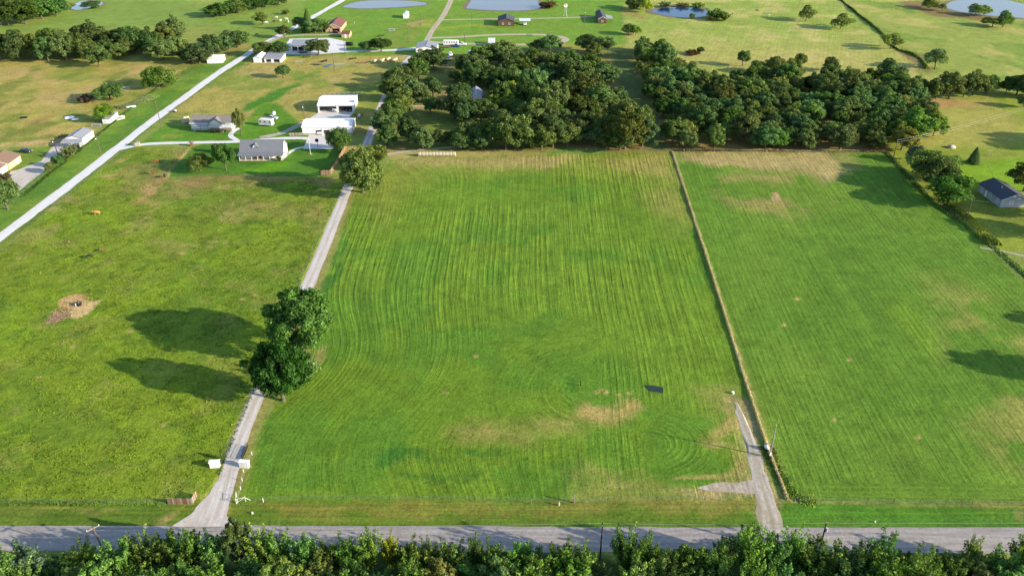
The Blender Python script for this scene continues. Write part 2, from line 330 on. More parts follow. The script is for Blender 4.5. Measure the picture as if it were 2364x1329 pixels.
# rows of darker grass (old garden beds) in the near part of the middle field
for P in ([(880, 1040), (1000, 1036), (1230, 1052), (1230, 1058), (1000, 1056), (880, 1062)], [(870, 1090), (1085, 1086), (1100, 1100), (1090, 1104), (860, 1104)], [(860, 1052), (940, 1056), (900, 1075), (850, 1085)], [(1078, 1070), (1098, 1070), (1098, 1098), (1080, 1098)], [(1300, 1095), (1320, 1090), (1320, 1120), (1300, 1125)], [(1305, 880), (1318, 875), (1322, 905), (1310, 910)]):
    lay(gc(58, 106, 40), amask(P, 1.6)*step(sml, .35, .65), .75)
lay(gc(58, 112, 46), amask([(735, 690), (750, 640), (775, 600), (790, 520), (800, 560), (775, 640), (760, 700)], 1.5), .7)
LOT = [(1786, 1228), (1778, 1180), (1757, 1110), (1740, 1050), (1726, 1000), (1710, 955), (1699, 930)]
lay(gc(170, 150, 112), amask(LOT, 2.2, 2, True, 2.2), .8); lay(gc(176, 152, 112), amask([(1570, 1126), (1640, 1106), (1755, 1100), (1760, 1146), (1640, 1142)], 3.5), .8)
lay(gc(226, 204, 150), amask([(1553, 350), (1603, 500), (1664, 685), (1710, 830), (1741, 925), (1776, 1030), (1806, 1105), (1824, 1153)], .45, 1, True, .16), .7)
for Pq in ([(1676, 920), (1686, 945), (1684, 965), (1672, 985)], [(1640, 1026), (1680, 1030), (1706, 1050), (1714, 1075), (1704, 1092), (1670, 1100), (1610, 1100)], [(1650, 1020), (1690, 1024), (1716, 1048), (1722, 1080), (1710, 1098)], [(1560, 1102), (1640, 1098), (1690, 1090), (1702, 1072), (1694, 1050)], [(1696, 960), (1704, 985), (1700, 1008), (1712, 1020)]):
    lay(gc(190, 158, 108), amask(Pq, .8, 1, True, .28), .7)
# dead-ground margins along the gravel
DRIVE = [(455, 1250), (498, 1195), (521, 1120), (539, 1060), (557, 1000), (588, 930), (626, 835), (667, 750), (713, 655), (757, 550), (800, 440), (832, 370), (856, 310), (877, 255), (893, 215), (906, 185), (920, 160), (950, 130)]
WROAD = [(-300, 760), (-60, 592), (0, 548), (150, 436), (282, 334), (365, 268), (431, 222), (482, 184), (523, 156), (568, 128), (592, 112), (640, 84), (690, 58), (735, 32), (790, 2), (850, -35)]
lay(gc(150, 142, 86), amask([(p[0]+26*(p[1]+430)/1430, p[1]) for p in DRIVE[2:11]], 1.2, 1, True, 1.1), .75)
lay(gc(170, 140, 96), amask(DRIVE, 1.0, 1, True, 2.1), .55)
lay(gc(160, 150, 92), amask(WROAD, 1.0, 1, True, 2.4), .5)
# fine brightness breakup carried by the sheet itself
C *= (1+.4*(sml-.5)+.34*(fbm(gx, gy, 1.5, 91, 2)-.5)+.26*(mid-.5))[:, None]
C *= np.array([.99, 1.03, .8])[None]
# ------------------------------------------------------------------ mowing passes: u across the passes, s strength
def g2(p): q = G(*p); return q.x, q.y
lb = Gn([(575, 1090), (612, 970), (720, 812), (755, 640), (818, 452), (905, 368)]); tr = g2((715, 850)); tr2 = g2((860, 420))
dl = sdline(gx, gy, lb); dl = np.minimum(dl, np.maximum(np.hypot(gx-tr[0]+2, (gy-tr[1])*.8)-11, 0)); dl = np.minimum(dl, np.maximum(np.hypot(gx-tr2[0]+2, gy-tr2[1])-8, 0))
dt = sdline(gx, gy, Gn([(905, 368), (1545, 350)])); dr = sdline(gx, gy, Gn([(1545, 348), (1640, 640), (1820, 1155)]))
la, lc = Gn([(598, 1010), (818, 452)]); ld = (lc-la)/np.linalg.norm(lc-la); dL = (gx-la[0])*ld[1]-(gy-la[1])*ld[0]
um = 100*np.maximum(dL, .01)/(np.maximum(dL, 0)+dr+.01); um = um-11*np.exp(-((gy-tr[1]-6)/20)**2)*np.exp(-np.maximum(dL, 0)/30)+7*np.exp(-((gy-tr[1]+28)/16)**2)*np.exp(-((dL-30)/26)**2)
um = um+9*np.exp(-((dt-4)/13)**2)*np.exp(-((dL-14)/18)**2)
cc = g2((1345, 905)); arc = np.hypot((gx-cc[0]), (gy-cc[1])*.9); am = step(33-arc, 0, 12)*step(cc[0]-gx, -8, 4)*step(gy-cc[1], -20, -8)
u2 = arc; cc2 = g2((1490, 1020)); arc2 = np.hypot(gx-cc2[0], (gy-cc2[1])*1.2); am2 = step(19-arc2, 0, 7)*step(gx-cc2[0], -4, 6)
U = np.where(am > .5, u2, um); U = np.where(am2 > .5, arc2+50, U)
seam = (1-np.abs(am*2-1))*.0+1
db = sdline(gx, gy, Gn([(1835, 1155), (2700, 1165)]))
ur = np.where(db < 5, db, smin(dr, db+14, 8)); ur = np.where(db < 5, ur, np.where(db+14 < dr-6, dr, ur)); ur = dr*1.0; ur = np.where((db < 5) & (dr > 7), db, ur); ur = smin(ur, sdline(gx, gy, Gn([(1556, 348), (2040, 350)]))+3, 5) if False else ur
S = fd*(.46+.22*step(gy, 165, 205))*(1-.9*np.exp(-((am-.5)/.28)**2))*(1-.9*np.exp(-((am2-.5)/.3)**2))*(.6+.8*step(fbm(gx, gy, 30, 17), .4, .6)); U = np.where(rf > .5, ur+300, U); S = np.maximum(S, rf*.46)
hl = g2((1450, 60)); U = np.where(hf > .5, (gx*.94-gy*.34)*.6+700, U); S = np.maximum(S, hf*.22)
U = np.where(rv > .5, gy+900, U); S = np.maximum(S, rv*.45)
L = np.where(rf > .5, gy, np.where(am > .5, np.arctan2(gy-cc[1], gx-cc[0])*25, gy)); L = np.where(rv > .5, gx, L)
roughg = np.maximum(pa, np.maximum(fl*.7, ml*.7)); roughg = np.maximum(roughg, fr*.8)
V = np.stack([gx, gy, np.zeros(NG)], 1)
nx = len(xs); ny = len(ys); ii = np.arange(NG).reshape(ny, nx)
Q = np.stack([ii[:-1, :-1].ravel(), ii[:-1, 1:].ravel(), ii[1:, 1:].ravel(), ii[1:, :-1].ravel()], 1)
me = mesh_np('ground', V, Q, smooth=True)
def vcol(me, name, c): a = me.color_attributes.new(name, 'FLOAT_COLOR', 'POINT'); a.data.foreach_set('color', np.concatenate([c, np.ones((len(c), 1))], 1).astype(np.float32).ravel())
def vvec(me, name, c): a = me.attributes.new(name, 'FLOAT_VECTOR', 'POINT'); a.data.foreach_set('vector', np.asarray(c, np.float32).ravel())
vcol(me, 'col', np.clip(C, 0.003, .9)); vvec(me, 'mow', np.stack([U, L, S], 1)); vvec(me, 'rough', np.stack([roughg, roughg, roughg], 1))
gm = bpy.data.materials.new('grass_ground'); gm.use_nodes = True; t = gm.node_tree; N = t.nodes; LK = t.links; P = N['Principled BSDF']
P.inputs['Roughness'].default_value = .95; P.inputs['Specular IOR Level'].default_value = .1
def nd(ty, **k):
    n = N.new(ty)
    for a, b in k.items(): setattr(n, a, b)
    return n
def math_(op, a, b, c=None):
    n = nd('ShaderNodeMath', operation=op)
    for i, v in enumerate((a, b, c)):
        if v is None: continue
        if isinstance(v, (int, float)): n.inputs[i].default_value = v
        else: LK.new(v, n.inputs[i])
    return n.outputs[0]
ac = nd('ShaderNodeAttribute', attribute_name='col'); amw = nd('ShaderNodeAttribute', attribute_name='mow'); arg = nd('ShaderNodeAttribute', attribute_name='rough')
sep = nd('ShaderNodeSeparateXYZ'); LK.new(amw.outputs['Vector'], sep.inputs[0])
def noise(vec, scale, det=3, rough=.6):
    n = nd('ShaderNodeTexNoise'); n.inputs['Scale'].default_value = scale; n.inputs['Detail'].default_value = det; n.inputs['Roughness'].default_value = rough
    LK.new(vec, n.inputs['Vector']); return n.outputs['Fac']
cmb = nd('ShaderNodeCombineXYZ'); LK.new(math_('MULTIPLY', sep.outputs[0], 1.0), cmb.inputs[0]); LK.new(math_('MULTIPLY', sep.outputs[1], .014), cmb.inputs[1])
streak = noise(cmb.outputs[0], .95, 4, .62)
cmb2 = nd('ShaderNodeCombineXYZ'); LK.new(sep.outputs[0], cmb2.inputs[0]); LK.new(math_('MULTIPLY', sep.outputs[1], .05), cmb2.inputs[1])
streak2 = noise(cmb2.outputs[0], 2.4, 2, .6)
geo = nd('ShaderNodeNewGeometry'); fine = noise(geo.outputs['Position'], 1.5, 5, .75); fine2 = noise(geo.outputs['Position'], .55, 3, .6)
slow = noise(geo.outputs['Position'], .09, 2, .5)
wv = math_('MULTIPLY', math_('SINE', math_('ADD', math_('MULTIPLY', sep.outputs[0], 4.6), math_('MULTIPLY', streak, 9.0)), None), math_('MULTIPLY', slow, .42))
st = math_('ADD', math_('ADD', math_('MULTIPLY', math_('SUBTRACT', streak, .5), 2.6), wv), math_('MULTIPLY', math_('SUBTRACT', streak2, .5), 1.9))
st = math_('MULTIPLY', st, sep.outputs[2])
fn = math_('ADD', math_('MULTIPLY', math_('SUBTRACT', fine, .5), 2.0), math_('MULTIPLY', math_('SUBTRACT', fine2, .5), .5))
tot = math_('ADD', math_('ADD', 1.0, fn), math_('MULTIPLY', st, .62)); tot = math_('MAXIMUM', tot, .35)
mul = nd('ShaderNodeVectorMath', operation='SCALE'); LK.new(ac.outputs['Color'], mul.inputs[0]); LK.new(tot, mul.inputs['Scale'])
# cut grass in the light passes is yellower
hs = nd('ShaderNodeMix', data_type='RGBA', blend_type='MULTIPLY'); hs.inputs['B'].default_value = (1.28, 1.04, .9, 1)
LK.new(math_('MINIMUM', math_('MAXIMUM', math_('MULTIPLY', st, .9), 0.0), 1.0), hs.inputs['Factor']); LK.new(mul.outputs[0], hs.inputs['A'])
LK.new(hs.outputs['Result'], P.inputs['Base Color'])
sp = nd('ShaderNodeSeparateXYZ'); LK.new(arg.outputs['Vector'], sp.inputs[0])
hgt = math_('ADD', math_('MULTIPLY', st, .11), math_('MULTIPLY', math_('ADD', math_('MULTIPLY', fine, .22), math_('MULTIPLY', fine2, .18)), math_('ADD', math_('MULTIPLY', sp.outputs[0], 2.2), .7)))
bp = nd('ShaderNodeBump'); bp.inputs['Strength'].default_value = .8; bp.inputs['Distance'].default_value = 1.0; LK.new(hgt, bp.inputs['Height']); LK.new(bp.outputs['Normal'], P.inputs['Normal'])
me.materials.append(gm)
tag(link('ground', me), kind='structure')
def ground_col(x, y):                 # colour of the sheet at points (used to tint tufts of the same plants)
    i = np.clip(np.searchsorted(xs, x), 0, nx-1); j = np.clip(np.searchsorted(ys, y), 0, ny-1); return C[j*nx+i]
# ------------------------------------------------------------------ roads, tracks, hard standings, ponds
def gravel(name, col, var=.25, dirt=.5, ruts=0.0):
    m = bpy.data.materials.new(name); m.use_nodes = True; t = m.node_tree; p = t.nodes['Principled BSDF']; p.inputs['Roughness'].default_value = .95; p.inputs['Specular IOR Level'].default_value = .15
    at = t.nodes.new('ShaderNodeAttribute'); at.attribute_name = 'rut'; se = t.nodes.new('ShaderNodeSeparateXYZ'); t.links.new(at.outputs['Vector'], se.inputs[0])
    cb = t.nodes.new('ShaderNodeCombineXYZ'); mu = t.nodes.new('ShaderNodeMath'); mu.operation = 'MULTIPLY'; mu.inputs[1].default_value = .06
    t.links.new(se.outputs[0], cb.inputs[0]); t.links.new(se.outputs[1], mu.inputs[0]); t.links.new(mu.outputs[0], cb.inputs[1])
    n1 = t.nodes.new('ShaderNodeTexNoise'); n1.inputs['Scale'].default_value = 1.6; n1.inputs['Detail'].default_value = 4; t.links.new(cb.outputs[0], n1.inputs['Vector'])
    ge = t.nodes.new('ShaderNodeNewGeometry'); n2 = t.nodes.new('ShaderNodeTexNoise'); n2.inputs['Scale'].default_value = 1.3; n2.inputs['Detail'].default_value = 6; n2.inputs['Roughness'].default_value = .7; t.links.new(ge.outputs['Position'], n2.inputs['Vector'])
    ad = t.nodes.new('ShaderNodeMath'); ad.operation = 'ADD'; t.links.new(n1.outputs['Fac'], ad.inputs[0]); t.links.new(n2.outputs['Fac'], ad.inputs[1])
    r = t.nodes.new('ShaderNodeValToRGB'); r.color_ramp.elements[0].position = .62/2; r.color_ramp.elements[1].position = 1.35/2
    ha = t.nodes.new('ShaderNodeMath'); ha.operation = 'MULTIPLY'; ha.inputs[1].default_value = .5; t.links.new(ad.outputs[0], ha.inputs[0])
    r.color_ramp.elements[0].color = (*[c*(1-var) for c in col], 1); r.color_ramp.elements[1].color = (*[min(.9, c*(1+var*.7)) for c in col], 1)
    t.links.new(ha.outputs[0], r.inputs['Fac'])
    n3 = t.nodes.new('ShaderNodeTexNoise'); n3.inputs['Scale'].default_value = .22; n3.inputs['Detail'].default_value = 5; n3.inputs['Roughness'].default_value = .65; t.links.new(ge.outputs['Position'], n3.inputs['Vector'])
    r3 = t.nodes.new('ShaderNodeValToRGB'); r3.color_ramp.elements[0].position = .5; r3.color_ramp.elements[1].position = .68; r3.color_ramp.elements[0].color = (0, 0, 0, 1); r3.color_ramp.elements[1].color = (dirt, dirt, dirt, 1); t.links.new(n3.outputs['Fac'], r3.inputs['Fac'])
    mx = t.nodes.new('ShaderNodeMix'); mx.data_type = 'RGBA'; mx.inputs['B'].default_value = (col[0]*.72, col[1]*.62, col[2]*.5, 1); t.links.new(r3.outputs['Color'], mx.inputs['Factor']); t.links.new(r.outputs['Color'], mx.inputs['A']); 
    ab = t.nodes.new('ShaderNodeMath'); ab.operation = 'ABSOLUTE'; t.links.new(se.outputs[0], ab.inputs[0]); rr = t.nodes.new('ShaderNodeValToRGB'); dv = t.nodes.new('ShaderNodeMath'); dv.operation = 'MULTIPLY_ADD'; dv.inputs[1].default_value = .5; t.links.new(ab.outputs[0], dv.inputs[0])
    wob = t.nodes.new('ShaderNodeMath'); wob.operation = 'MULTIPLY_ADD'; wob.inputs[1].default_value = .22; wob.inputs[2].default_value = -.11; t.links.new(n2.outputs['Fac'], wob.inputs[0]); t.links.new(wob.outputs[0], dv.inputs[2])
    for q, vv in ((0.0, .75), (.16, .55), (.28, 0.0), (.6, 0.0), (.8, .5), (.98, 1.0)):
        el = rr.color_ramp.elements[0] if q == 0 else rr.color_ramp.elements[-1] if q == .98 else rr.color_ramp.elements.new(q)
        el.position = q; el.color = (vv*ruts, vv*ruts, vv*ruts, 1)
    t.links.new(dv.outputs[0], rr.inputs['Fac']); m4 = t.nodes.new('ShaderNodeMix'); m4.data_type = 'RGBA'; m4.inputs['B'].default_value = (col[0]*.62, col[1]*.6, col[2]*.4, 1); t.links.new(rr.outputs['Color'], m4.inputs['Factor']); t.links.new(mx.outputs['Result'], m4.inputs['A']); t.links.new(m4.outputs['Result'], p.inputs['Base Color'])
    b = t.nodes.new('ShaderNodeBump'); b.inputs['Strength'].default_value = .35; b.inputs['Distance'].default_value = .15; t.links.new(n2.outputs['Fac'], b.inputs['Height']); t.links.new(b.outputs['Normal'], p.inputs['Normal'])
    return m
GR_DRIVE = gravel('driveway_gravel', gc(216, 207, 196), .3, .35, .55); GR_WHITE = gravel('white_limestone_gravel', gc(232, 230, 224), .15, .15); GR_LOT = gravel('lot_gravel', gc(196, 186, 168), .5, .8, .7); ASPH = gravel('chip_seal_asphalt', gc(172, 164, 156), .4, .4); GR_TAN = gravel('tan_gravel', gc(200, 186, 160), .3, .5, .5); GR_PATCH = gravel('yard_gravel', gc(210, 200, 186), .3, .5); GR_BROKEN = gravel('broken_gravel', gc(192, 180, 158), .5, 1.0)
def resample(Pw, ds):
    out = [Pw[0]]
    for a, b in zip(Pw[:-1], Pw[1:]):
        n = max(1, int(np.hypot(b[0]-a[0], b[1]-a[1])/ds))
        for i in range(1, n+1): out.append(a+(b-a)*i/n)
    return np.array(out)
def smooth_line(Pw, it=2):
    for _ in range(it):
        q = [Pw[0]]
        for a, b in zip(Pw[:-1], Pw[1:]): q += [a*.75+b*.25, a*.25+b*.75]
        Pw = np.array(q+[Pw[-1]])
    return Pw
def strip(name, pts, width, m, z=.03, ds=.9, jit=.25, world=False):
    Pw = np.array(pts, float) if world else Gn(pts); W = np.array(width, float) if hasattr(width, '__len__') else np.full(len(Pw), float(width))
    D = np.concatenate([Pw, W[:, None]], 1); D = smooth_line(D, 2)
    D = resample(D, ds) if True else D
    Pw = D[:, :2]; W = D[:, 2]; T = np.gradient(Pw, axis=0); T /= np.linalg.norm(T, axis=1)[:, None]; Nn = np.stack([T[:, 1], -T[:, 0]], 1)
    arc_ = np.concatenate([[0], np.cumsum(np.linalg.norm(np.diff(Pw, axis=0), axis=1))]); K = 7; V = []; R = []
    ja = (fbm(arc_, arc_*0, 3, 201, 3)-.5)*jit*2+(fbm(arc_, arc_*0, 14, 203, 2)-.5)*jit*3; jb = (fbm(arc_, arc_*0+77, 3, 207, 3)-.5)*jit*2+(fbm(arc_, arc_*0+55, 14, 209, 2)-.5)*jit*3
    for k in range(K):
        f = k/(K-1)-.5; off = f*W+np.where(k == 0, ja, 0)+np.where(k == K-1, jb, 0)
        V.append(np.stack([Pw[:, 0]+Nn[:, 0]*off, Pw[:, 1]+Nn[:, 1]*off, np.full(len(Pw), z if 0 < k < K-1 else z*.4)], 1)); R.append(np.stack([off, arc_, arc_*0], 1))
    V = np.stack(V, 1).reshape(-1, 3); R = np.stack(R, 1).reshape(-1, 3); n = len(Pw); ii = np.arange(n*K).reshape(n, K)
    Fq = np.stack([ii[:-1, :-1].ravel(), ii[:-1, 1:].ravel(), ii[1:, 1:].ravel(), ii[1:, :-1].ravel()], 1)
    me = mesh_np(name, V, Fq, m); vvec(me, 'rut', R); return tag(link(name, me), kind='structure')
def patch(name, pts, m, z=.024, jit=.3, ds=.8, world=False):
    Pw = np.array(pts, float) if world else Gn(pts); Pw = np.concatenate([Pw, Pw[:1]]); Pw = resample(Pw, ds)[:-1]
    a = np.arange(len(Pw))*ds; Pw = Pw+np.stack([(fbm(a, a*0, 2.5, 301, 3)-.5)*jit*2, (fbm(a, a*0+31, 2.5, 303, 3)-.5)*jit*2], 1)
    bm = bmesh.new(); vs = [bm.verts.new((p[0], p[1], z)) for p in Pw]; f = bm.faces.new(vs); f.normal_update()
    if f.normal.z < 0: f.normal_flip()
    bmesh.ops.triangulate(bm, faces=[f]); me = bpy.data.meshes.new(name); bm.to_mesh(me); bm.free(); me.materials.append(m)
    vvec(me, 'rut', np.array([v.co[:] for v in me.vertices])); return tag(link(name, me), kind='structure')
strip('paved_road', [(-500, 1240), (0, 1241), (600, 1242), (1182, 1244), (1800, 1245), (2364, 1247), (2900, 1250)], 6.1, ASPH, .03, jit=.15)
patch('driveway_apron', [(392, 1216), (440, 1185), (484, 1138), (500, 1110), (545, 1110), (530, 1160), (524, 1190), (548, 1216)], GR_PATCH, .036)
strip('gravel_driveway', DRIVE[1:], [3.7]*10+[3.6]*7, GR_DRIVE, .042, jit=.22)
strip('limestone_road', WROAD, [4.2]*len(WROAD), GR_WHITE, .03)
strip('farm_lane', [(275, 345), (320, 334), (380, 330), (470, 329), (560, 327), (650, 319), (700, 319), (722, 322)], 3.0, GR_WHITE, .038)
strip('farm_lane', [(600, 318), (640, 311), (672, 299), (705, 280), (740, 268)], 3.2, GR_LOT, .046)
strip('house_path', [(548, 324), (530, 314), (538, 303), (552, 296)], 2.2, GR_WHITE, .046, jit=.1)
patch('concrete_pad', [(713, 312), (762, 311), (790, 311), (768, 344), (700, 344)], CONC, .05, .03)
patch('concrete_pad', [(734, 261), (818, 259), (800, 279), (704, 281)], CONC, .054, .05)
strip('house_path', [(652, 366), (668, 352), (682, 343), (702, 340)], 1.6, CONC, .058, jit=.03)
strip('lot_track', [(1786, 1228), (1778, 1180), (1757, 1110), (1740, 1050), (1726, 1000), (1710, 955), (1699, 930)], [5.0, 4.6, 3.6, 3.0, 3.0, 1.8, 1.0], GR_LOT, .042, jit=.6)
patch('lot_track', [(1606, 1126), (1640, 1112), (1700, 1114), (1752, 1102), (1758, 1142), (1690, 1137), (1640, 1134)], GR_BROKEN, .03, .9)
strip('farm_lane', [(980, 104), (1000, 66), (1018, 46), (1032, 22), (1046, -10)], 3.6, GR_TAN, .03)
strip('farm_lane', [(1018, 47), (1080, 45), (1150, 44), (1240, 43), (1330, 41), (1384, 37)], 2.6, GR_TAN, .034)
strip('farm_lane', [(990, 88), (1060, 86), (1130, 81), (1220, 79), (1290, 83), (1312, 93), (1280, 102), (1200, 104), (1060, 101), (1000, 98)], 4.2, GR_TAN, .038)
strip('farm_lane', [(586, 119), (640, 122), (720, 121), (800, 119), (900, 117), (965, 112), (985, 102)], 4.2, GR_WHITE, .034)
patch('gravel_yard', [(648, 126), (668, 90), (760, 88), (798, 96), (800, 120), (730, 127)], GR_WHITE, .026)
strip('farm_lane', [(608, 104), (640, 88), (680, 81), (740, 81), (788, 79)], 3.4, GR_TAN, .042)
patch('house_drive', [(18, 398), (40, 392), (95, 372), (120, 340), (150, 322), (175, 330), (140, 352), (105, 392), (45, 440)], GR_PATCH, .03)
strip('gravel_path', [(940, 246), (1010, 244), (1100, 247)], 2.0, GR_TAN, .03)
strip('gravel_path', [(872, 362), (930, 350), (1010, 342), (1090, 338)], 2.2, GR_TAN, .03)
strip('yard_path', [(2262, 572), (2300, 578), (2364, 590), (2450, 615)], 1.2, GR_TAN, .03)
WATER = mat('pond_water', (.012, .035, .1), .12, 0, spec=.15, bump=.08, scale=1.5)
WATER2 = mat('silty_pond_water', (.12, .118, .135), .16, 0, spec=.2, bump=.08, scale=1.5)
BANK = mat('muddy_bank', (.17, .13, .085), .95, var=.3, scale=.6, bump=.4)
def pond(pts, m, bank=3.5):
    Pw = Gn(pts); c = Pw.mean(0)
    patch('pond_bank', [p+(p-c)/np.linalg.norm(p-c)*bank*(.5+random.random()) for p in smooth_line(np.concatenate([Pw, Pw[:1]]))[:-1]], BANK, .05, 1.5, 2, True)
    patch('pond', [p for p in smooth_line(np.concatenate([Pw, Pw[:1]]))[:-1]], m, .09, .8, 2, True)
pond([(790, 17), (830, 21), (900, 19), (985, 13), (985, 7), (940, 2), (860, 1), (815, 6)], WATER2, 2.5)
pond([(1076, 20), (1130, 25), (1210, 26), (1260, 18), (1245, 6), (1230, -12), (1100, -12), (1085, 4)], WATER2, 2.5)
pond([(1500, 26), (1530, 36), (1580, 42), (1620, 41), (1638, 33), (1625, 21), (1580, 17), (1530, 18)], WATER, 3.5)
pond([(2178, 14), (2200, 26), (2290, 38), (2420, 46), (2420, 22), (2330, 2), (2280, -8), (2200, 2)], WATER2, 3.0)
pond([(163, 20), (180, 25), (215, 18), (242, 10), (230, 3), (180, 2)], WATER2, 2.0)
# ------------------------------------------------------------------ foliage material (tint comes from the object's own colour)
def leaf_mat(name, trans=.36):
    m = bpy.data.materials.new(name); m.use_nodes = True; t = m.node_tree; t.nodes.remove(t.nodes['Principled BSDF']); out = t.nodes['Material Output']
    oi = t.nodes.new('ShaderNodeObjectInfo'); ge = t.nodes.new('ShaderNodeNewGeometry')
    mr = t.nodes.new('ShaderNodeMapRange'); mr.inputs['To Min'].default_value = .5; mr.inputs['To Max'].default_value = 1.6
    t.links.new(ge.outputs['Random Per Island'], mr.inputs['Value']); ta = t.nodes.new('ShaderNodeAttribute'); ta.attribute_name = 'tone'; tm = t.nodes.new('ShaderNodeMath'); tm.operation = 'MULTIPLY'; t.links.new(mr.outputs[0], tm.inputs[0]); t.links.new(ta.outputs['Fac'], tm.inputs[1])
    sc_ = t.nodes.new('ShaderNodeVectorMath'); sc_.operation = 'SCALE'; t.links.new(oi.outputs['Color'], sc_.inputs[0]); t.links.new(tm.outputs[0], sc_.inputs['Scale'])
    d = t.nodes.new('ShaderNodeBsdfDiffuse'); tr = t.nodes.new('ShaderNodeBsdfTranslucent'); gl = t.nodes.new('ShaderNodeBsdfGlossy'); gl.inputs['Roughness'].default_value = .45; gl.inputs['Color'].default_value = (1, 1, 1, 1)
    wm = t.nodes.new('ShaderNodeMix'); wm.data_type = 'RGBA'; wm.blend_type = 'MULTIPLY'; wm.inputs['Factor'].default_value = 1; wm.inputs['B'].default_value = (1.25, 1.15, .5, 1)
    t.links.new(sc_.outputs[0], wm.inputs['A']); t.links.new(sc_.outputs[0], d.inputs['Color']); t.links.new(wm.outputs['Result'], tr.inputs['Color'])
    m1 = t.nodes.new('ShaderNodeMixShader'); m1.inputs[0].default_value = trans; t.links.new(d.outputs[0], m1.inputs[1]); t.links.new(tr.outputs[0], m1.inputs[2])
    m2 = t.nodes.new('ShaderNodeMixShader'); m2.inputs[0].default_value = .006; t.links.new(m1.outputs[0], m2.inputs[1]); t.links.new(gl.outputs[0], m2.inputs[2])
    t.links.new(m2.outputs[0], out.inputs['Surface']); return m
LEAF = leaf_mat('leaves')
def unit(a): return a/np.maximum(np.linalg.norm(a, axis=1), 1e-9)[:, None]
def leaf_quads(Pp, Nn, size, rs):
    n = len(Pp); a = unit(np.cross(Nn, rs.normal(size=(n, 3)))); b = np.cross(Nn, a); L_ = size*(.7+.7*rs.rand(n))[:, None]; Wd = L_*.55
    V = np.stack([Pp-a*L_*.6, Pp+b*Wd*.6+Nn*L_*.08, Pp+a*L_*.6, Pp-b*Wd*.6+Nn*L_*.08], 1).reshape(-1, 3)
    return V, np.arange(4*n).reshape(n, 4)
def trunk_mesh(name, H, zc, R, r0, tips, rs, k=7):
    b = MB(); lean = rs.normal(size=2)*.15
    t1 = Vector((lean[0], lean[1], zc)); b.path([(0, 0, -.15), (0, 0, .3), t1*.5, t1], [r0*1.5, r0, r0*.85, r0*.65], k)
    for tp in tips:
        tp = Vector(tp); mid_ = t1.lerp(tp, .5)+Vector((0, 0, .06*H)); b.path([t1, mid_, tp], [r0*.5, r0*.28, r0*.08], 5)
    return b.mesh(name, BARK, True)
def make_tree(seed, R=5., H=10., z0=2.2, nc=46, nl=7500, ls=.42, r0=.32, flat=.0, gap=.0, rcl=(.2, .34), spread=1.0):
    rs = np.random.RandomState(seed); a = (H-z0)/2; zc = z0+a; Cn = []; Rc = []
    lob = rs.rand(5)*6.28
    while len(Cn) < nc:
        d = unit(rs.normal(size=(1, 3)))[0]
        if d[2] < -.75: continue
        rr = (.45+.5*rs.rand()**.6)*(1.22 if rs.rand() < .12 else 1); az = math.atan2(d[1], d[0]); m = 1+.17*math.sin(2*az+lob[0])+.13*math.sin(3*az+lob[1])+.1*math.sin(5*az+lob[2])
        p = np.array([d[0]*R*m*rr*.82, d[1]*R*m*rr*.82, zc+d[2]*a*rr*.85*(1+.12*math.sin(2*az+lob[3]))])
        if gap and any(np.linalg.norm(p-q) < gap*R for q in Cn) and rs.rand() < .8: continue
        Cn.append(p); Rc.append(R*(rcl[0]+(rcl[1]-rcl[0])*rs.rand()))
    Cn = np.array(Cn); Rc = np.array(Rc); wgt = Rc**2/np.sum(Rc**2); k = rs.choice(nc, nl*2, p=wgt)
    d = unit(rs.normal(size=(nl*2, 3))+np.array([0, 0, .35])); rad = Rc[k]*(.62+.56*rs.rand(nl*2)**.8); Pp = Cn[k]+d*rad[:, None]*np.array([1, 1, .82])
    # drop leaves buried inside other clumps
    keep = np.ones(len(Pp), bool)
    for q, r in zip(Cn, Rc): keep &= np.linalg.norm((Pp-q)/np.array([1, 1, .82]), axis=1) > r*.62
    Pp = Pp[keep][:nl]; d = d[keep][:nl]; out_ = unit(Pp-np.array([0, 0, zc-.2*H])); Nn = unit(d*.7+out_*.3+rs.normal(size=Pp.shape)*.62)
    V, Fq = leaf_quads(Pp, Nn, ls, rs); cm = mesh_np('crown', V, Fq, LEAF); kk = k[keep][:nl]; tone(cm, np.repeat((.76+.5*rs.rand(nc))[kk], 4))
    top = Cn[rs.choice(nc, 7, replace=False)]
    return dict(trunk=trunk_mesh('trunk', H, z0+.12*H, R, r0, top, rs), crown=cm, R=R*.98, H=H)
def tone(me, a): q = me.attributes.new('tone', 'FLOAT', 'POINT'); q.data.foreach_set('value', np.asarray(a, np.float32))
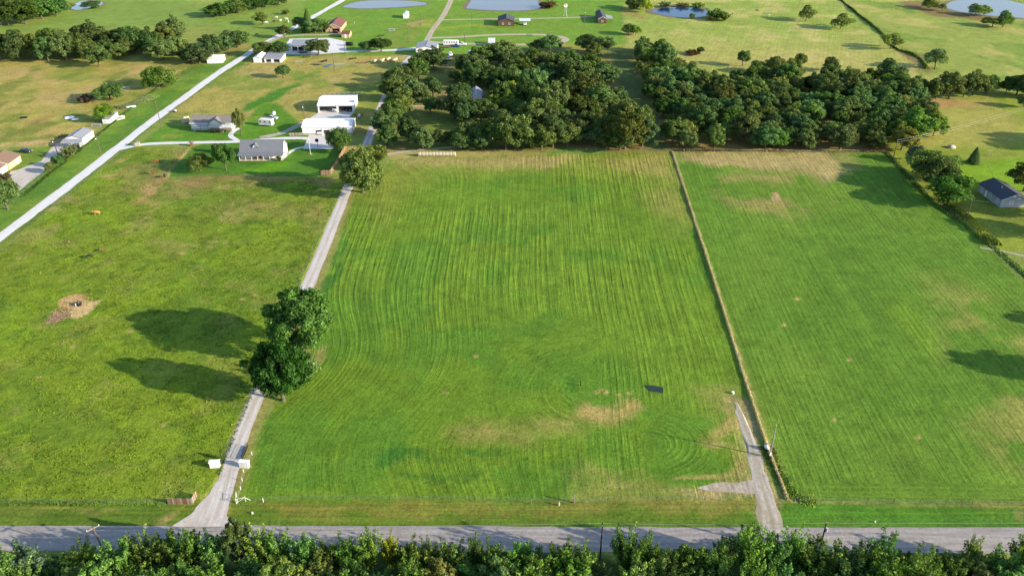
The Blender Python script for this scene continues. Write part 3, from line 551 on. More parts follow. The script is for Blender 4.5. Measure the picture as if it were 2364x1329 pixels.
def make_shoots(seed, R=2.3, H=6.5, nsh=60, per=95, ls=.24, r0=.1):
    rs = np.random.RandomState(seed); PP = []; NN = []; tips = []
    for i in range(nsh):
        az = rs.rand()*6.283; o = rs.rand()**.7*R*.6; b0 = np.array([math.cos(az)*o*.3, math.sin(az)*o*.3, H*(.05+.35*rs.rand())]); az2 = az+rs.normal()*.5
        L_ = H*(.35+.4*rs.rand())*(1.05-.35*o/R); e = b0+np.array([math.cos(az2)*(o+R*.25*rs.rand()), math.sin(az2)*(o+R*.25*rs.rand()), min(L_, H-b0[2])])
        if i % 6 == 0: tips.append(e)
        tt = rs.rand(per)**.8; c = b0+(e-b0)*tt[:, None]; c[:, 2] -= (tt**2)*H*.05; wid = (.28+.55*np.sin(np.pi*np.clip(tt, 0, .97)))*.62
        off = unit(rs.normal(size=(per, 3)))*(wid*rs.rand(per)**.5)[:, None]; PP.append(c+off); NN.append(unit(off/np.maximum(wid, .1)[:, None]*.8+np.array([0, 0, .45])+rs.normal(size=(per, 3))*.5))
    Pp = np.concatenate(PP); Nn = np.concatenate(NN); V, Fq = leaf_quads(Pp, Nn, ls, rs)
    cm = mesh_np('crown', V, Fq, LEAF); tone(cm, np.repeat(.6+.8*rs.rand(nsh), per*4)); return dict(trunk=trunk_mesh('trunk', H, H*.25, R, r0, tips, rs, 5), crown=cm, R=R, H=H)
def make_cone(seed, R=2.2, H=7, nl=4200, ls=.3):
    rs = np.random.RandomState(seed); tt = rs.rand(nl)**1.5; az = rs.rand(nl)*6.283; lay_ = 1-.25*np.abs(np.sin(tt*26+np.sin(az*3)))
    r = R*(1-tt)**.8*lay_*(.7+.35*rs.rand(nl)); Pp = np.stack([np.cos(az)*r, np.sin(az)*r, .35+tt*(H-.35)], 1); Nn = unit(np.stack([np.cos(az), np.sin(az), np.full(nl, .6)], 1)+rs.normal(size=(nl, 3))*.45)
    V, Fq = leaf_quads(Pp, Nn, ls, rs); cm = mesh_np('crown', V, Fq, LEAF); tone(cm, .8+.4*rs.rand(len(V))); return dict(trunk=trunk_mesh('trunk', H, H*.6, R, .14, [(0, 0, H*.95)], rs, 6), crown=cm, R=R, H=H)
PROT = {
 'oak': [make_tree(11, nc=74, z0=1.5, rcl=(.13, .26)), make_tree(12, nc=64, z0=1.7, rcl=(.14, .27)), make_tree(13, nc=80, H=10.5, z0=1.3, rcl=(.13, .25)), make_tree(14, nc=62, R=5, H=9.5, z0=1.8, rcl=(.14, .27)), make_tree(15, nc=70, H=11, z0=1.9, rcl=(.13, .26))],
 'wood': [make_tree(21, z0=.3, nc=84, H=10, rcl=(.11, .23), nl=9000), make_tree(22, z0=.3, nc=72, H=10.5, rcl=(.12, .24), nl=8500), make_tree(23, z0=.2, nc=90, H=9.5, rcl=(.1, .22), nl=9000), make_tree(24, z0=.5, nc=76, H=10, rcl=(.11, .24), nl=8500), make_tree(25, z0=.3, nc=64, H=11, rcl=(.12, .26), nl=8500, R=4.6)],
 'big': [make_tree(31, R=8, H=14, z0=2.2, nc=130, nl=20000, ls=.46, r0=.5, rcl=(.1, .2)), make_tree(32, R=7, H=12.5, z0=1.2, nc=120, nl=19000, ls=.44, r0=.45, rcl=(.1, .2))],
 'round': [make_tree(41, R=4, H=6.5, z0=.5, nc=60, nl=7000, ls=.36, r0=.25, rcl=(.22, .32)), make_tree(42, R=4, H=7, z0=.9, nc=50, nl=6500, ls=.36, r0=.25)],
 'airy': [make_tree(51, R=4.5, H=6.5, z0=1.3, nc=30, nl=4200, ls=.36, r0=.2, rcl=(.16, .28)), make_tree(52, R=4.5, H=6, z0=1.1, nc=26, nl=3800, ls=.36, r0=.2, rcl=(.16, .3))],
 'hedge': [make_shoots(61), make_shoots(62, nsh=46, H=7.5), make_shoots(63, R=2.8, nsh=60), make_shoots(66, R=2.6, nsh=40, per=120, H=7), make_tree(64, R=3.2, H=7, z0=.6, nc=110, nl=8500, ls=.26, r0=.16, rcl=(.08, .17))],
 'shrub': [make_shoots(71, R=2.4, H=3.2, nsh=46, per=60, ls=.26, r0=.06), make_shoots(72, R=2.2, H=2.6, nsh=40, per=60, ls=.26, r0=.06)],
 'cone': [make_cone(81), make_cone(82, R=2.5, H=8)],
}
TINT = {'oak': (.085, .136, .036), 'wood': (.1, .162, .044), 'big': (.045, .12, .018), 'round': (.06, .12, .024), 'airy': (.13, .2, .038), 'hedge': (.105, .19, .034), 'shrub': (.1, .16, .04), 'cone': (.05, .1, .034),
 'yellow': (.22, .3, .03), 'bright': (.1, .2, .028), 'pale': (.13, .18, .08), 'crimson': (.11, .075, .05), 'gold': (.34, .28, .03), 'dead': (.12, .085, .055), 'olive': (.11, .15, .036)}
TREES = []
def tree(kind, px, py, R, H, label=None, tint=None, name=None, group=None, rnd=random):
    p = G(px, py); return tree_w(kind, p.x, p.y, R, H, label, tint, name, group)
def tree_w(kind, x, y, R, H, label, tint=None, name=None, group=None, var=None):
    pr = PROT[kind][random.randrange(len(PROT[kind])) if var is None else var]; nm = name or {'oak': 'oak_tree', 'wood': 'oak_tree', 'big': 'shade_tree', 'round': 'round_tree', 'airy': 'mesquite_tree', 'hedge': 'hedgerow_tree', 'shrub': 'shrub', 'cone': 'cedar_tree'}[kind]
    e = empty(nm, (x, y, 0), random.random()*6.283, label, 'shrub' if nm in ('shrub', 'bush') else 'tree', group); sR = R/pr['R']; sH = H/pr['H']; e.scale = (sR*(.93+.14*random.random()), sR*(.93+.14*random.random()), sH)
    c = TINT[tint or kind]; c = (c[0]*random.uniform(.85, 1.2), c[1], c[2]*random.uniform(.8, 1.25)); v = .7+.65*random.random(); h = random.gauss(0, .07)
    tr = link('trunk', pr['trunk'], e); cr = link('crown', pr['crown'], e); cr.color = (c[0]*v*(1+h), c[1]*v, c[2]*v*(1-h), 1)
    TREES.append(e); return e
def tree_px(kind, cx, yb, yt, wpx, label=None, tint=None, name=None, group=None, var=None):
    R = wpx*1.22/2/ppm(yb-.3*(yb-yt)); p = G(cx, yb); H = (random.uniform(.96, 1.22) if kind == 'hedge' else 1.06)*zat(yt, p.y+R*.3); return tree_w(kind, p.x, p.y, R, max(1.2, H), label, tint, name, group, var)
# --- the two large trees on the drive
tree_px('big', 699, 815, 668, 146, 'large dark green tree on the driveway, upper of the near pair', 'big', var=0)
tree_px('big', 654, 924, 788, 116, 'large olive green tree on the driveway just above the gate pillars', 'big', var=1)
tree_px('shrub', 712, 872, 815, 60, 'yellow-green scrub at the foot of the lower drive tree', 'olive', 'bush')
tree_px('big', 838, 444, 348, 104, 'big rounded oak shading the driveway beside the brown board fence', 'oak', var=1)
tree_px('oak', 862, 392, 330, 56, 'smaller oak behind the big one by the board fence', 'oak')
tree_px('shrub', 868, 432, 400, 42, 'low bush under the field side of the big driveway oak', 'olive', 'bush')
# --- trees about the houses
for a in [('oak', 522, 392, 331, 44, 'bright green oval tree on the lawn left of the gabled house', 'bright'), ('round', 463, 394, 357, 42, 'dark round tree on the lawn, left of the bright oval one', 'oak'), ('round', 500, 352, 332, 14, 'small dark bush behind the bright oval lawn tree', 'oak'),
 ('round', 785, 350, 297, 42, 'dense green tree at the corner of the concrete pad', 'round'), ('oak', 557, 312, 252, 22, 'thin-topped tree beside the pole at the brown-roofed long house', 'olive'), ('shrub', 645, 372, 358, 14, 'small palm-like shrub at the porch corner of the gabled house', 'pale'),
 ('oak', 18, 484, 414, 62, 'dark tree at the left edge beside the limestone road', 'oak'), ('shrub', 13, 419, 397, 34, 'crimson-flowering bush before the tan house', 'crimson'), ('oak', 117, 399, 374, 20, 'young tree on the tan house lawn, nearer of two', 'olive'), ('oak', 136, 386, 358, 22, 'young tree behind the other young tree on the tan house lawn', 'round'),
 ('shrub', 162, 364, 334, 42, 'pale blossoming bush in front of the left metal barn', 'pale'), ('round', 368, 202, 156, 60, 'dense dome-shaped tree alone in the dry pasture', 'round'), ('round', 255, 232, 195, 50, 'dense round tree next to the dark brush pile', 'round'), ('round', 243, 280, 244, 40, 'bright green bush against the small white shed', 'bright'),
 ('shrub', 200, 236, 217, 42, 'dark leafless brush pile in the dry pasture', 'dead'), ('oak', 654, 180, 150, 30, 'small tree alone in the tan field above the white garages', 'oak'), ('oak', 607, 129, 96, 40, 'leafy tree left of the grey-roofed barn by the lane end', 'oak'), ('oak', 648, 129, 96, 44, 'leafy tree before the left end of the grey-roofed barn', 'oak'), ('oak', 735, 128, 90, 50, 'spreading tree at the right end of the grey-roofed barn', 'oak'),
 ('oak', 850, 119, 95, 30, 'left of two trees beside the lane above the hay bales', 'oak'), ('oak', 880, 119, 86, 42, 'right of two trees beside the lane above the hay bales', 'oak'), ('oak', 606, 57, 28, 32, 'round tree by the cattle in the far left field', 'oak'), ('oak', 657, 89, 59, 27, 'tree standing where the two far lanes part', 'oak'),
 ('cone', 713, 74, 22, 30, 'pointed dark cedar left of the dark-red-roofed house', 'oak'), ('oak', 728, 76, 42, 46, 'broad tree against the dark-red-roofed house', 'oak'), ('oak', 697, 70, 38, 34, 'dark tree at the left of the far house group', 'oak'), ('oak', 744, 76, 50, 30, 'low tree touching the dark-red roof', 'oak'), ('shrub', 660, 34, 22, 20, 'small bush at the far field edge', 'oak'),
 ('oak', 1240, 119, 93, 36, 'tree left of the pair standing on the far gravel loop', 'oak'), ('oak', 1270, 122, 80, 38, 'tall tree beside the far gravel loop', 'oak'), ('oak', 1355, 121, 78, 52, 'left one of the oak group below the far gravel loop', 'oak'), ('oak', 1388, 126, 82, 46, 'right one of the oak group below the far gravel loop', 'oak'), ('oak', 1370, 138, 98, 34, 'front one of the oak group below the far gravel loop', 'oak'), ('shrub', 1293, 110, 99, 12, 'small dark bush below the far gravel loop', 'oak'),
 ('oak', 1714, 153, 115, 28, 'lone narrow tree on the hay field edge', 'oak'), ('oak', 1786, 170, 130, 42, 'rounded tree on the back edge of the square wood', 'oak'), ('oak', 1845, 158, 124, 30, 'second rounded tree on the back edge of the square wood', 'oak'), ('oak', 1915, 165, 131, 34, 'third rounded tree set apart behind the square wood', 'oak'), ('round', 1750, 170, 142, 32, 'low dark bush at the back edge of the square wood', 'oak'), ('shrub', 1598, 126, 116, 40, 'dark brush pile on the hay field', 'dead'), ('oak', 1616, 126, 108, 14, 'tiny tree at the end of the brush pile', 'oak'),
 ('airy', 1860, 48, 16, 42, 'fork-trunked heart-shaped tree on the far hay field', 'oak'), ('airy', 1940, 66, 35, 50, 'wide low tree right of the heart-shaped tree', 'olive'), ('airy', 2055, 113, 79, 52, 'bright yellow-green tree on the fence line', 'airy'), ('airy', 2158, 160, 115, 56, 'pale feathery mesquite by the bare bank', 'pale'),
 ('airy', 2143, 20, -2, 42, 'light green tree left of the right-hand pond', 'airy'), ('airy', 2175, 26, 9, 20, 'small feathery tree in the edge of the right-hand pond', 'pale'), ('airy', 2250, 36, 12, 42, 'yellow-green tree in front of the right-hand pond', 'airy'), ('airy', 2272, 36, 14, 28, 'narrow yellow-green tree beside the other at the right-hand pond', 'airy'), ('airy', 2290, 62, 42, 42, 'low spreading tree left below the right-hand pond', 'airy'), ('airy', 2315, 62, 29, 40, 'taller tree right below the right-hand pond', 'airy'),
 ('round', 1470, 22, -4, 44, 'dark tree left of the blue pond', 'oak'), ('airy', 1491, 30, 2, 26, 'yellow willow at the left bank of the blue pond', 'yellow'), ('shrub', 1535, 17, 4, 36, 'reedy shrub on the back bank of the blue pond', 'olive'), ('shrub', 1575, 16, 6, 30, 'second reedy shrub on the back bank of the blue pond', 'olive'), ('shrub', 1610, 18, 6, 36, 'third reedy shrub on the back bank of the blue pond', 'airy'), ('shrub', 1597, 44, 31, 14, 'small bright bush on the near bank of the blue pond', 'airy'), ('shrub', 1652, 44, 20, 44, 'tangled scrub at the right bank of the blue pond', 'olive'), ('shrub', 1672, 48, 28, 34, 'lower scrub at the right tip of the blue pond', 'olive'), ('shrub', 1640, 48, 36, 26, 'short scrub on the front right bank of the blue pond', 'olive'),
 ('round', 1450, 80, 57, 26, 'dark bush on the fence at the upper end of the tree belt', 'oak'), ('airy', 1467, 82, 60, 26, 'bright bush beside the dark one at the upper end of the tree belt', 'airy'), ('shrub', 1268, 20, 2, 36, 'brown leafless scrub on the silty pond bank', 'dead'), ('shrub', 1252, 16, 4, 18, 'smaller brown scrub on the silty pond bank', 'dead'),
 ('airy', 2112, 374, 337, 42, 'pale small tree on the yard beside the leaning pole', 'pale'), ('oak', 2150, 412, 350, 84, 'dark rear tree of the clump on the right field boundary', 'oak'), ('oak', 2166, 438, 368, 82, 'dark middle tree of the clump on the right field boundary', 'oak'), ('oak', 2188, 470, 402, 84, 'brighter front tree of the clump on the right field boundary', 'big'), ('cone', 2246, 377, 340, 28, 'small cedar on the yard behind the clump', 'cone'), ('oak', 2362, 442, 378, 62, 'dark tree at the right edge behind the blue-grey house', 'oak'),
 ('round', 212, 18, 3, 40, 'round shrub on the bank of the far left pond', 'oak'), ('airy', 155, 24, 5, 32, 'feathery willow at the far left pond', 'pale')]:
    k, cx, yb, yt, wp, lb_, ti = a; tree_px(k, cx, yb, yt, wp, lb_, ti, 'bush' if k == 'shrub' else 'yard_tree' if k == 'oak' else None)
# --- named groups of trees, given as (centre, foot row, top row, width); labels count along each group
def grove(lst, fmt, group, kind='wood', tint='oak', name=None):
    lst = sorted(lst, key=lambda a: a[0])
    for i, a in enumerate(lst): tree_px(kind, a[0], a[1], a[2], a[3], fmt % ORD[i+1], a[4] if len(a) > 4 else tint, name, group)
LROW = [(5, 137, 80, 36), (45, 138, 66, 58), (75, 136, 76, 46), (112, 142, 84, 46), (142, 126, 63, 46), (155, 140, 78, 48), (182, 124, 72, 46), (206, 112, 49, 72), (200, 137, 86, 46), (229, 154, 103, 54), (268, 119, 66, 50), (303, 121, 57, 48), (292, 117, 84, 40), (338, 121, 62, 48), (330, 122, 88, 36), (378, 139, 88, 60), (400, 106, 38, 58), (385, 114, 58, 50), (440, 143, 108, 46), (460, 147, 102, 54), (492, 126, 76, 54), (548, 110, 67, 58), (520, 118, 78, 44), (-28, 138, 78, 50)]
grove([a for a in LROW if a[1] >= 130], 'dark oak in the front line of the left shelter belt, %s from the left', 'front line of the left shelter belt', name='shelter_tree')
grove([a for a in LROW if a[1] < 130], 'dark oak in the back line of the left shelter belt, %s from the left', 'back line of the left shelter belt', name='shelter_tree')
grove([(20, 60, -5, 60), (60, 56, -5, 60), (98, 44, -12, 60), (132, 38, -6, 50), (40, 40, -15, 60), (2, 60, 8, 40), (80, 30, -20, 60), (120, 26, -18, 50), (-30, 60, -5, 60)], 'leafy tree in the thicket in the top left corner, %s from the left', 'thicket in the top left corner', 'wood', 'round', 'thicket_tree')
grove([(500, 38, 8, 46), (522, 37, 3, 44), (546, 31, -2, 44), (570, 24, -6, 44), (592, 22, -8, 40), (612, 17, -12, 40), (642, 10, -22, 46)], 'leafy tree in the far hedge row at the top left, %s from the left', 'far hedge row at the top left', 'wood', 'round', 'thicket_tree')
MW = [(898, 336, 287, 46), (884, 310, 256, 50), (905, 288, 232, 52), (925, 270, 208, 58), (950, 236, 180, 52), (912, 210, 156, 50), (936, 194, 150, 54), (965, 184, 130, 48), (905, 232, 186, 46), (982, 160, 114, 50), (1002, 160, 110, 56), (1000, 224, 176, 36), (970, 238, 192, 46), (994, 262, 222, 32), (1052, 187, 160, 34), (1076, 168, 124, 46), (1097, 178, 128, 50), (1088, 198, 142, 40), (1112, 152, 104, 60), (1150, 152, 98, 52), (1172, 142, 94, 58), (1182, 162, 114, 52), (1126, 200, 160, 52), (1152, 190, 150, 54), (1168, 206, 160, 50), (1192, 180, 130, 56), (1216, 184, 130, 58), (1238, 168, 120, 42),
 (1050, 274, 208, 70), (1064, 240, 190, 50), (1078, 286, 226, 52), (1110, 282, 226, 60), (1184, 232, 186, 46, 'yellow'), (1204, 214, 176, 44, 'yellow'), (1150, 246, 216, 40, 'yellow'), (1178, 250, 212, 40, 'airy'), (945, 328, 266, 46), (977, 344, 292, 48), (1016, 338, 297, 32), (1040, 328, 300, 34), (1064, 345, 300, 54), (1086, 332, 275, 58), (1120, 332, 275, 56), (1112, 347, 305, 36), (1168, 346, 265, 72), (1192, 342, 262, 72), (1250, 346, 285, 56), (1238, 338, 280, 58), (1160, 306, 250, 60), (1210, 296, 242, 60), (1236, 276, 226, 58), (1200, 264, 232, 50),
 (1276, 340, 262, 52), (1264, 304, 232, 60), (1286, 276, 192, 58), (1320, 206, 130, 76), (1290, 186, 120, 68), (1316, 160, 113, 36), (1356, 240, 170, 78), (1345, 214, 165, 46), (1392, 200, 146, 58), (1406, 186, 144, 44), (1380, 266, 190, 68), (1346, 276, 212, 68), (1420, 250, 200, 46), (1402, 270, 216, 58), (1330, 324, 256, 68), (1362, 324, 250, 60), (1372, 334, 290, 50), (1440, 306, 226, 72), (1476, 308, 240, 58), (1442, 344, 258, 80), (1482, 338, 268, 58), (1430, 347, 292, 58), (1310, 338, 280, 58), (1392, 338, 302, 40)]
ROWS = [(0, 175, 'far'), (175, 215, 'fifth'), (215, 255, 'fourth'), (255, 290, 'third'), (290, 326, 'second'), (326, 400, 'front')]
for lo, hi, nm in ROWS:
    grove([a for a in MW if lo <= a[1] < hi], 'oak in the '+nm+' row of the open middle wood, %s from the left', 'trees of the open middle wood')
# the closed wood on the right and the belt running up from it: jittered rows inside a ground polygon
def inside(p, Pg):
    return sdpoly(np.array([p[0]]), np.array([p[1]]), Pg)[0] < 0
def wood(poly, dx, dy, R, H, fmt, group):
    Pg = Gn(poly); y = Pg[:, 1].min()+1.5; r = 0; rows = []
    while y < Pg[:, 1].max():
        x = Pg[:, 0].min()+(r % 2)*dx*.5; row = []
        while x < Pg[:, 0].max():
            p = (x+random.uniform(-.28, .28)*dx, y+random.uniform(-.25, .25)*dy)
            if inside(p, Pg): row.append(p)
            x += dx*random.uniform(.85, 1.15)
        rows.append(sorted(row)); y += dy; r += 1
    rows = [q for q in rows if q]
    for j, row in enumerate(rows):
        for i, p in enumerate(row):
            s = random.choice([.72, .85, .95, 1.0, 1.05, 1.15, 1.28])*random.uniform(.94, 1.06); tree_w('wood', p[0], p[1], R*s, H*s*random.uniform(.85, 1.15), fmt % (ORD[j+1], ORD[i+1]), random.choice(['wood']*7+['olive', 'round', 'hedge']), group=group)
wood([(1540, 346), (2070, 348), (2150, 336), (2165, 315), (2120, 250), (2075, 205), (2030, 192), (1640, 196), (1590, 240)], 9.0, 8.8, 5.3, 9.4, 'oak of the dense square wood, %s row from the field, %s from its left end', 'trees of the dense square wood')
wood([(1548, 322), (1580, 240), (1600, 200), (1570, 160), (1545, 128), (1480, 118), (1462, 130), (1478, 180), (1500, 230), (1520, 280)], 8.2, 8.8, 5.1, 9.6, 'oak of the belt above the square wood, %s row from below, %s from the left', 'trees of the belt above the square wood')
grove([(2105, 226, 172, 38), (2126, 222, 182, 32), (2160, 228, 175, 46), (2190, 228, 164, 50), (2224, 224, 172, 42), (2246, 220, 162, 54), (2276, 216, 170, 46), (2322, 216, 178, 32), (2346, 220, 168, 50), (2362, 248, 214, 34), (2400, 226, 170, 50)], 'dark oak in the row beyond the right yard, %s from the left', 'dark oak row beyond the right yard')
wood([(1150, 160), (1290, 140), (1400, 195), (1415, 262), (1490, 335), (1255, 335), (1190, 300), (1135, 262)], 14, 13, 5.2, 9.6, 'oak in the heart of the middle wood, %s row from below, %s from the left', 'oaks in the heart of the middle wood')
wood([(-60, 134), (120, 138), (250, 140), (420, 136), (470, 140), (400, 112), (200, 112), (-60, 118)], 14, 9, 5.2, 10.0, 'oak inside the left shelter belt, %s row from below, %s from the left', 'oaks inside the left shelter belt')
# trees just outside the right edge whose shadows reach into the view
for i, a in enumerate([(2690, 905, 770, 110), (2610, 770, 690, 60), (2520, 352, 280, 70), (2470, 330, 270, 60), (2450, 545, 470, 80), (2440, 500, 430, 70)]): tree_px('oak', *a, 'oak standing just beyond the right edge of the view, %s from the front' % ORD[i+1], 'oak', group='oaks beyond the right edge')
# --- roadside hedgerow in front of the camera
HED = []
for cx, yb, yt, wp, ti in [(85, 1335, 1236, 80, 'pale'), (30, 1350, 1264, 90, 'airy'), (205, 1320, 1252, 70, None), (290, 1325, 1240, 80, None), (345, 1320, 1232, 70, None), (400, 1320, 1222, 70, None), (450, 1322, 1218, 60, None), (505, 1318, 1226, 60, None), (560, 1310, 1200, 60, 'olive'), (610, 1318, 1226, 60, None), (655, 1322, 1230, 60, None), (710, 1325, 1242, 60, None), (760, 1328, 1246, 60, None), (805, 1322, 1238, 56, None), (855, 1318, 1218, 60, None), (905, 1312, 1224, 40, 'yellow'), (950, 1322, 1238, 60, None), (1000, 1326, 1242, 62, None), (1045, 1330, 1246, 60, None), (1098, 1322, 1232, 40, 'airy'), (1140, 1332, 1244, 60, None), (1190, 1332, 1240, 70, 'bright'), (1240, 1340, 1262, 60, None), (1300, 1345, 1252, 66, None), (1345, 1348, 1258, 60, None), (1445, 1332, 1222, 70, None), (1490, 1336, 1230, 60, 'bright'), (1545, 1345, 1258, 60, None), (1590, 1345, 1262, 70, None), (1650, 1350, 1262, 60, None), (1715, 1330, 1206, 84, 'bright'), (1660, 1325, 1232, 60, None), (1770, 1330, 1228, 70, None), (1820, 1325, 1222, 60, None), (1870, 1345, 1252, 80, None), (1945, 1345, 1248, 80, None), (2035, 1330, 1220, 74, None), (1985, 1345, 1256, 60, None), (2100, 1350, 1262, 70, None), (2160, 1348, 1264, 66, 'airy'), (2220, 1338, 1244, 30, 'airy'), (2225, 1355, 1272, 70, None), (2290, 1355, 1278, 70, None), (2345, 1335, 1246, 70, 'bright'), (2390, 1330, 1240, 70, None), (140, 1340, 1280, 70, None), (-30, 1340, 1260, 90, None)]:
    HED.append((cx, yb, yt, wp, ti or 'hedge'))
for i, a in enumerate(sorted(HED)): tree_px('hedge', a[0], a[1], a[2], a[3]*1.12, 'leafy tree along the near edge of the paved road, %s from the left' % ORD[i+1], a[4], group='roadside hedgerow, road side')
b2 = []
for i, cx in enumerate(range(-60, 2480, 72)):
    b2.append((cx+random.randint(-16, 16), 1392+random.randint(-14, 14), 1288+random.randint(-14, 20), 92+random.randint(-14, 20), random.choice(['hedge', 'hedge', 'hedge', 'hedge', 'round', 'olive', 'bright'])))
for i, a in enumerate(sorted(b2)): tree_px('hedge', *a[:4], 'leafy tree along the bottom edge of the view, %s from the left' % ORD[i+1], a[4], group='roadside hedgerow, inner side')
tree_px('shrub', 782, 1320, 1278, 22, 'golden-leaved bush in the roadside hedgerow', 'gold', 'bush')
# ------------------------------------------------------------------ grass tufts and weedy fence strips (uncountable: one object each)
GRASS = bpy.data.materials.new('standing_grass'); GRASS.use_nodes = True; t = GRASS.node_tree; p = t.nodes['Principled BSDF']; p.inputs['Roughness'].default_value = .9; p.inputs['Specular IOR Level'].default_value = .1
at = t.nodes.new('ShaderNodeAttribute'); at.attribute_name = 'col'; t.links.new(at.outputs['Color'], p.inputs['Base Color'])
def tufts(name, label, X, Y, hgt, col, wid=.3, nb=4, seed=1, jitc=.35, cat='grass'):
    rs = np.random.RandomState(seed); n = len(X); hgt = np.broadcast_to(np.asarray(hgt, float), (n,)); wid = np.broadcast_to(np.asarray(wid, float), (n,)); V = []; Cc = []
    cb = col*(1+(rs.rand(n, 1)-.5)*2*jitc)
    for k in range(nb):
        az = rs.rand(n)*6.283; ca, sa = np.cos(az), np.sin(az); r = wid*(.5+.8*rs.rand(n)); hh = hgt*(.5+.7*rs.rand(n)); ox = X+rs.normal(size=n)*wid*.35; oy = Y+rs.normal(size=n)*wid*.35; le = wid*(rs.rand(n)-.3)*1.2
        V.append(np.stack([np.stack([ox-ca*r*.5, oy-sa*r*.5, np.full(n, -.02)], 1), np.stack([ox+ca*r*.5, oy+sa*r*.5, np.full(n, -.02)], 1), np.stack([ox+ca*r*.3-sa*le, oy+sa*r*.3+ca*le, hh*.9], 1), np.stack([ox-ca*r*.25-sa*le, oy-sa*r*.25+ca*le, hh], 1)], 1))
        c4 = np.repeat((cb*(1+(rs.rand(n, 1)-.5)*.3))[:, None, :], 4, 1); Cc.append(c4)
    V = np.concatenate(V).reshape(-1, 3); Cc = np.concatenate(Cc).reshape(-1, 3); Fq = np.arange(len(V)).reshape(-1, 4)
    me = mesh_np(name, V, Fq, GRASS); vcol(me, 'col', np.clip(Cc, .004, .8)); return tag(link(name, me), label, cat, kind='stuff')
def scatter(poly, n, seed):
    Pg = Gn(poly); rs = np.random.RandomState(seed); x = rs.uniform(Pg[:, 0].min(), Pg[:, 0].max(), n); y = rs.uniform(Pg[:, 1].min(), Pg[:, 1].max(), n); k = sdpoly(x, y, Pg) < -.3; return x[k], y[k]
x, y = scatter([(-300, 800), (0, 575), (320, 350), (430, 345), (384, 415), (750, 412), (775, 470), (690, 655), (590, 860), (500, 1090), (380, 1158), (-300, 1158)], 60000, 5)
k = fbm(x, y, 3.2, 77, 3) > .46; x = x[k]; y = y[k]
tufts('pasture_grass', 'rough weedy grass over the grazed left pasture', x, y, .06+.16*np.random.rand(len(x))**2, ground_col(x, y)*.86, .26, 3, 6, .35)
x, y = scatter([(835, 470), (905, 375), (1540, 352), (1815, 1150), (560, 1152), (615, 975), (725, 815), (758, 650)], 12000, 8)
k = fbm(x, y, 5, 79, 3) > .52; x = x[k]; y = y[k]
tufts('field_grass', 'scattered taller tufts standing in the mown middle field', x, y, .03+.05*np.random.rand(len(x)), ground_col(x, y)*1.05, .3, 2, 9)
def weedline(name, label, pts, n, half, h, cols, seed, wid=.4, nb=5):
    Pw = smooth_line(Gn(pts), 1); rs = np.random.RandomState(seed); seg = np.linalg.norm(np.diff(Pw, axis=0), axis=1); cs = np.concatenate([[0], np.cumsum(seg)]); s = rs.rand(n)*cs[-1]; i = np.clip(np.searchsorted(cs, s)-1, 0, len(seg)-1); f = (s-cs[i])/seg[i]
    p = Pw[i]+(Pw[i+1]-Pw[i])*f[:, None]; d = (Pw[i+1]-Pw[i])/seg[i][:, None]; o = rs.normal(size=n)*half*.5; x = p[:, 0]+d[:, 1]*o; y = p[:, 1]-d[:, 0]*o
    m = np.clip((fbm(s, s*0, 12, seed, 3)-.3)/.4, 0, 1); hh = h*(.55+.8*m)*np.exp(-(o/half)**2*.7); c = np.array(cols[0])[None]*(1-m)[:, None]+np.array(cols[1])[None]*m[:, None]
    tufts(name, label, x, y, hh, c, wid, nb, seed)
STRAW = gc(240, 218, 165)*1.1; STRAWG = gc(190, 190, 70)*1.1; OLV = gc(100, 128, 44); DGR = gc(60, 95, 40)
weedline('fence_line_grass', 'tall straw-coloured grass along the fence between the two fields', [(1551, 350), (1600, 500), (1660, 685), (1705, 830), (1735, 925), (1770, 1030), (1800, 1105), (1818, 1153)], 7000, .26, .48, (STRAW*.85, STRAW*.6+STRAWG*.3), 21, .2)
weedline('fence_line_grass', 'green and gold weeds swelling at the lower corner of the right field', [(1768, 1030), (1800, 1100), (1835, 1150), (1880, 1158)], 700, 1.5, .16, (STRAWG*.8, OLV*1.2), 22)
weedline('boundary_scrub', 'scrubby weeds along the right field boundary fence', [(2045, 352), (2080, 390), (2120, 430), (2160, 475), (2200, 500), (2235, 525), (2260, 550), (2300, 575), (2364, 632), (2430, 690)], 2200, .7, .34, (OLV*1.5, OLV*1.2), 23, .6)
weedline('boundary_scrub', 'yellow-green scrub below the clump on the right boundary', [(2185, 475), (2230, 505), (2262, 535), (2290, 565)], 2200, 2.0, 1.3, (STRAWG, DGR), 24, .6)
weedline('fence_line_grass', 'dry grass along the fence between pasture and paved road', [(-200, 1160), (0, 1161), (200, 1161), (388, 1161)], 900, .5, .16, (OLV*1.2, OLV), 25)
weedline('fence_line_grass', 'weeds on the pasture side of the driveway fence', [(505, 1095), (560, 960), (600, 865), (640, 760), (690, 655), (745, 530), (788, 430)], 700, .45, .14, (OLV*1.2, OLV*1.3), 28)
weedline('fence_line_grass', 'dark weeds under the fence beside the limestone road verge', [(50, 455), (110, 405), (150, 375), (250, 292), (345, 214), (440, 156)], 2200, .5, .4, (DGR, OLV), 29)
weedline('fence_line_grass', 'brush along the diagonal fence across the far right fields', [(1935, -5), (1975, 30), (2040, 80), (2060, 112), (2120, 130), (2140, 160)], 1800, .8, 1.0, (DGR, OLV), 30)
weedline('garden_weeds', 'grey-green overgrown garden behind the small white shed', [(270, 250), (300, 243), (340, 228), (352, 222)], 1500, 3.0, .9, (gc(150, 160, 110)*.8, OLV), 31, .5)
x, y = scatter([(100, 742), (125, 712), (140, 690), (170, 676), (225, 690), (222, 712), (180, 728), (130, 746)], 1500, 44); tufts('scattered_hay', 'pale hay scattered round the feeder in the pasture', x, y, .03+.09*np.random.rand(len(x))**2, np.tile(gc(206, 172, 130), (len(x), 1)), .2, 3, 45, .3, 'hay')
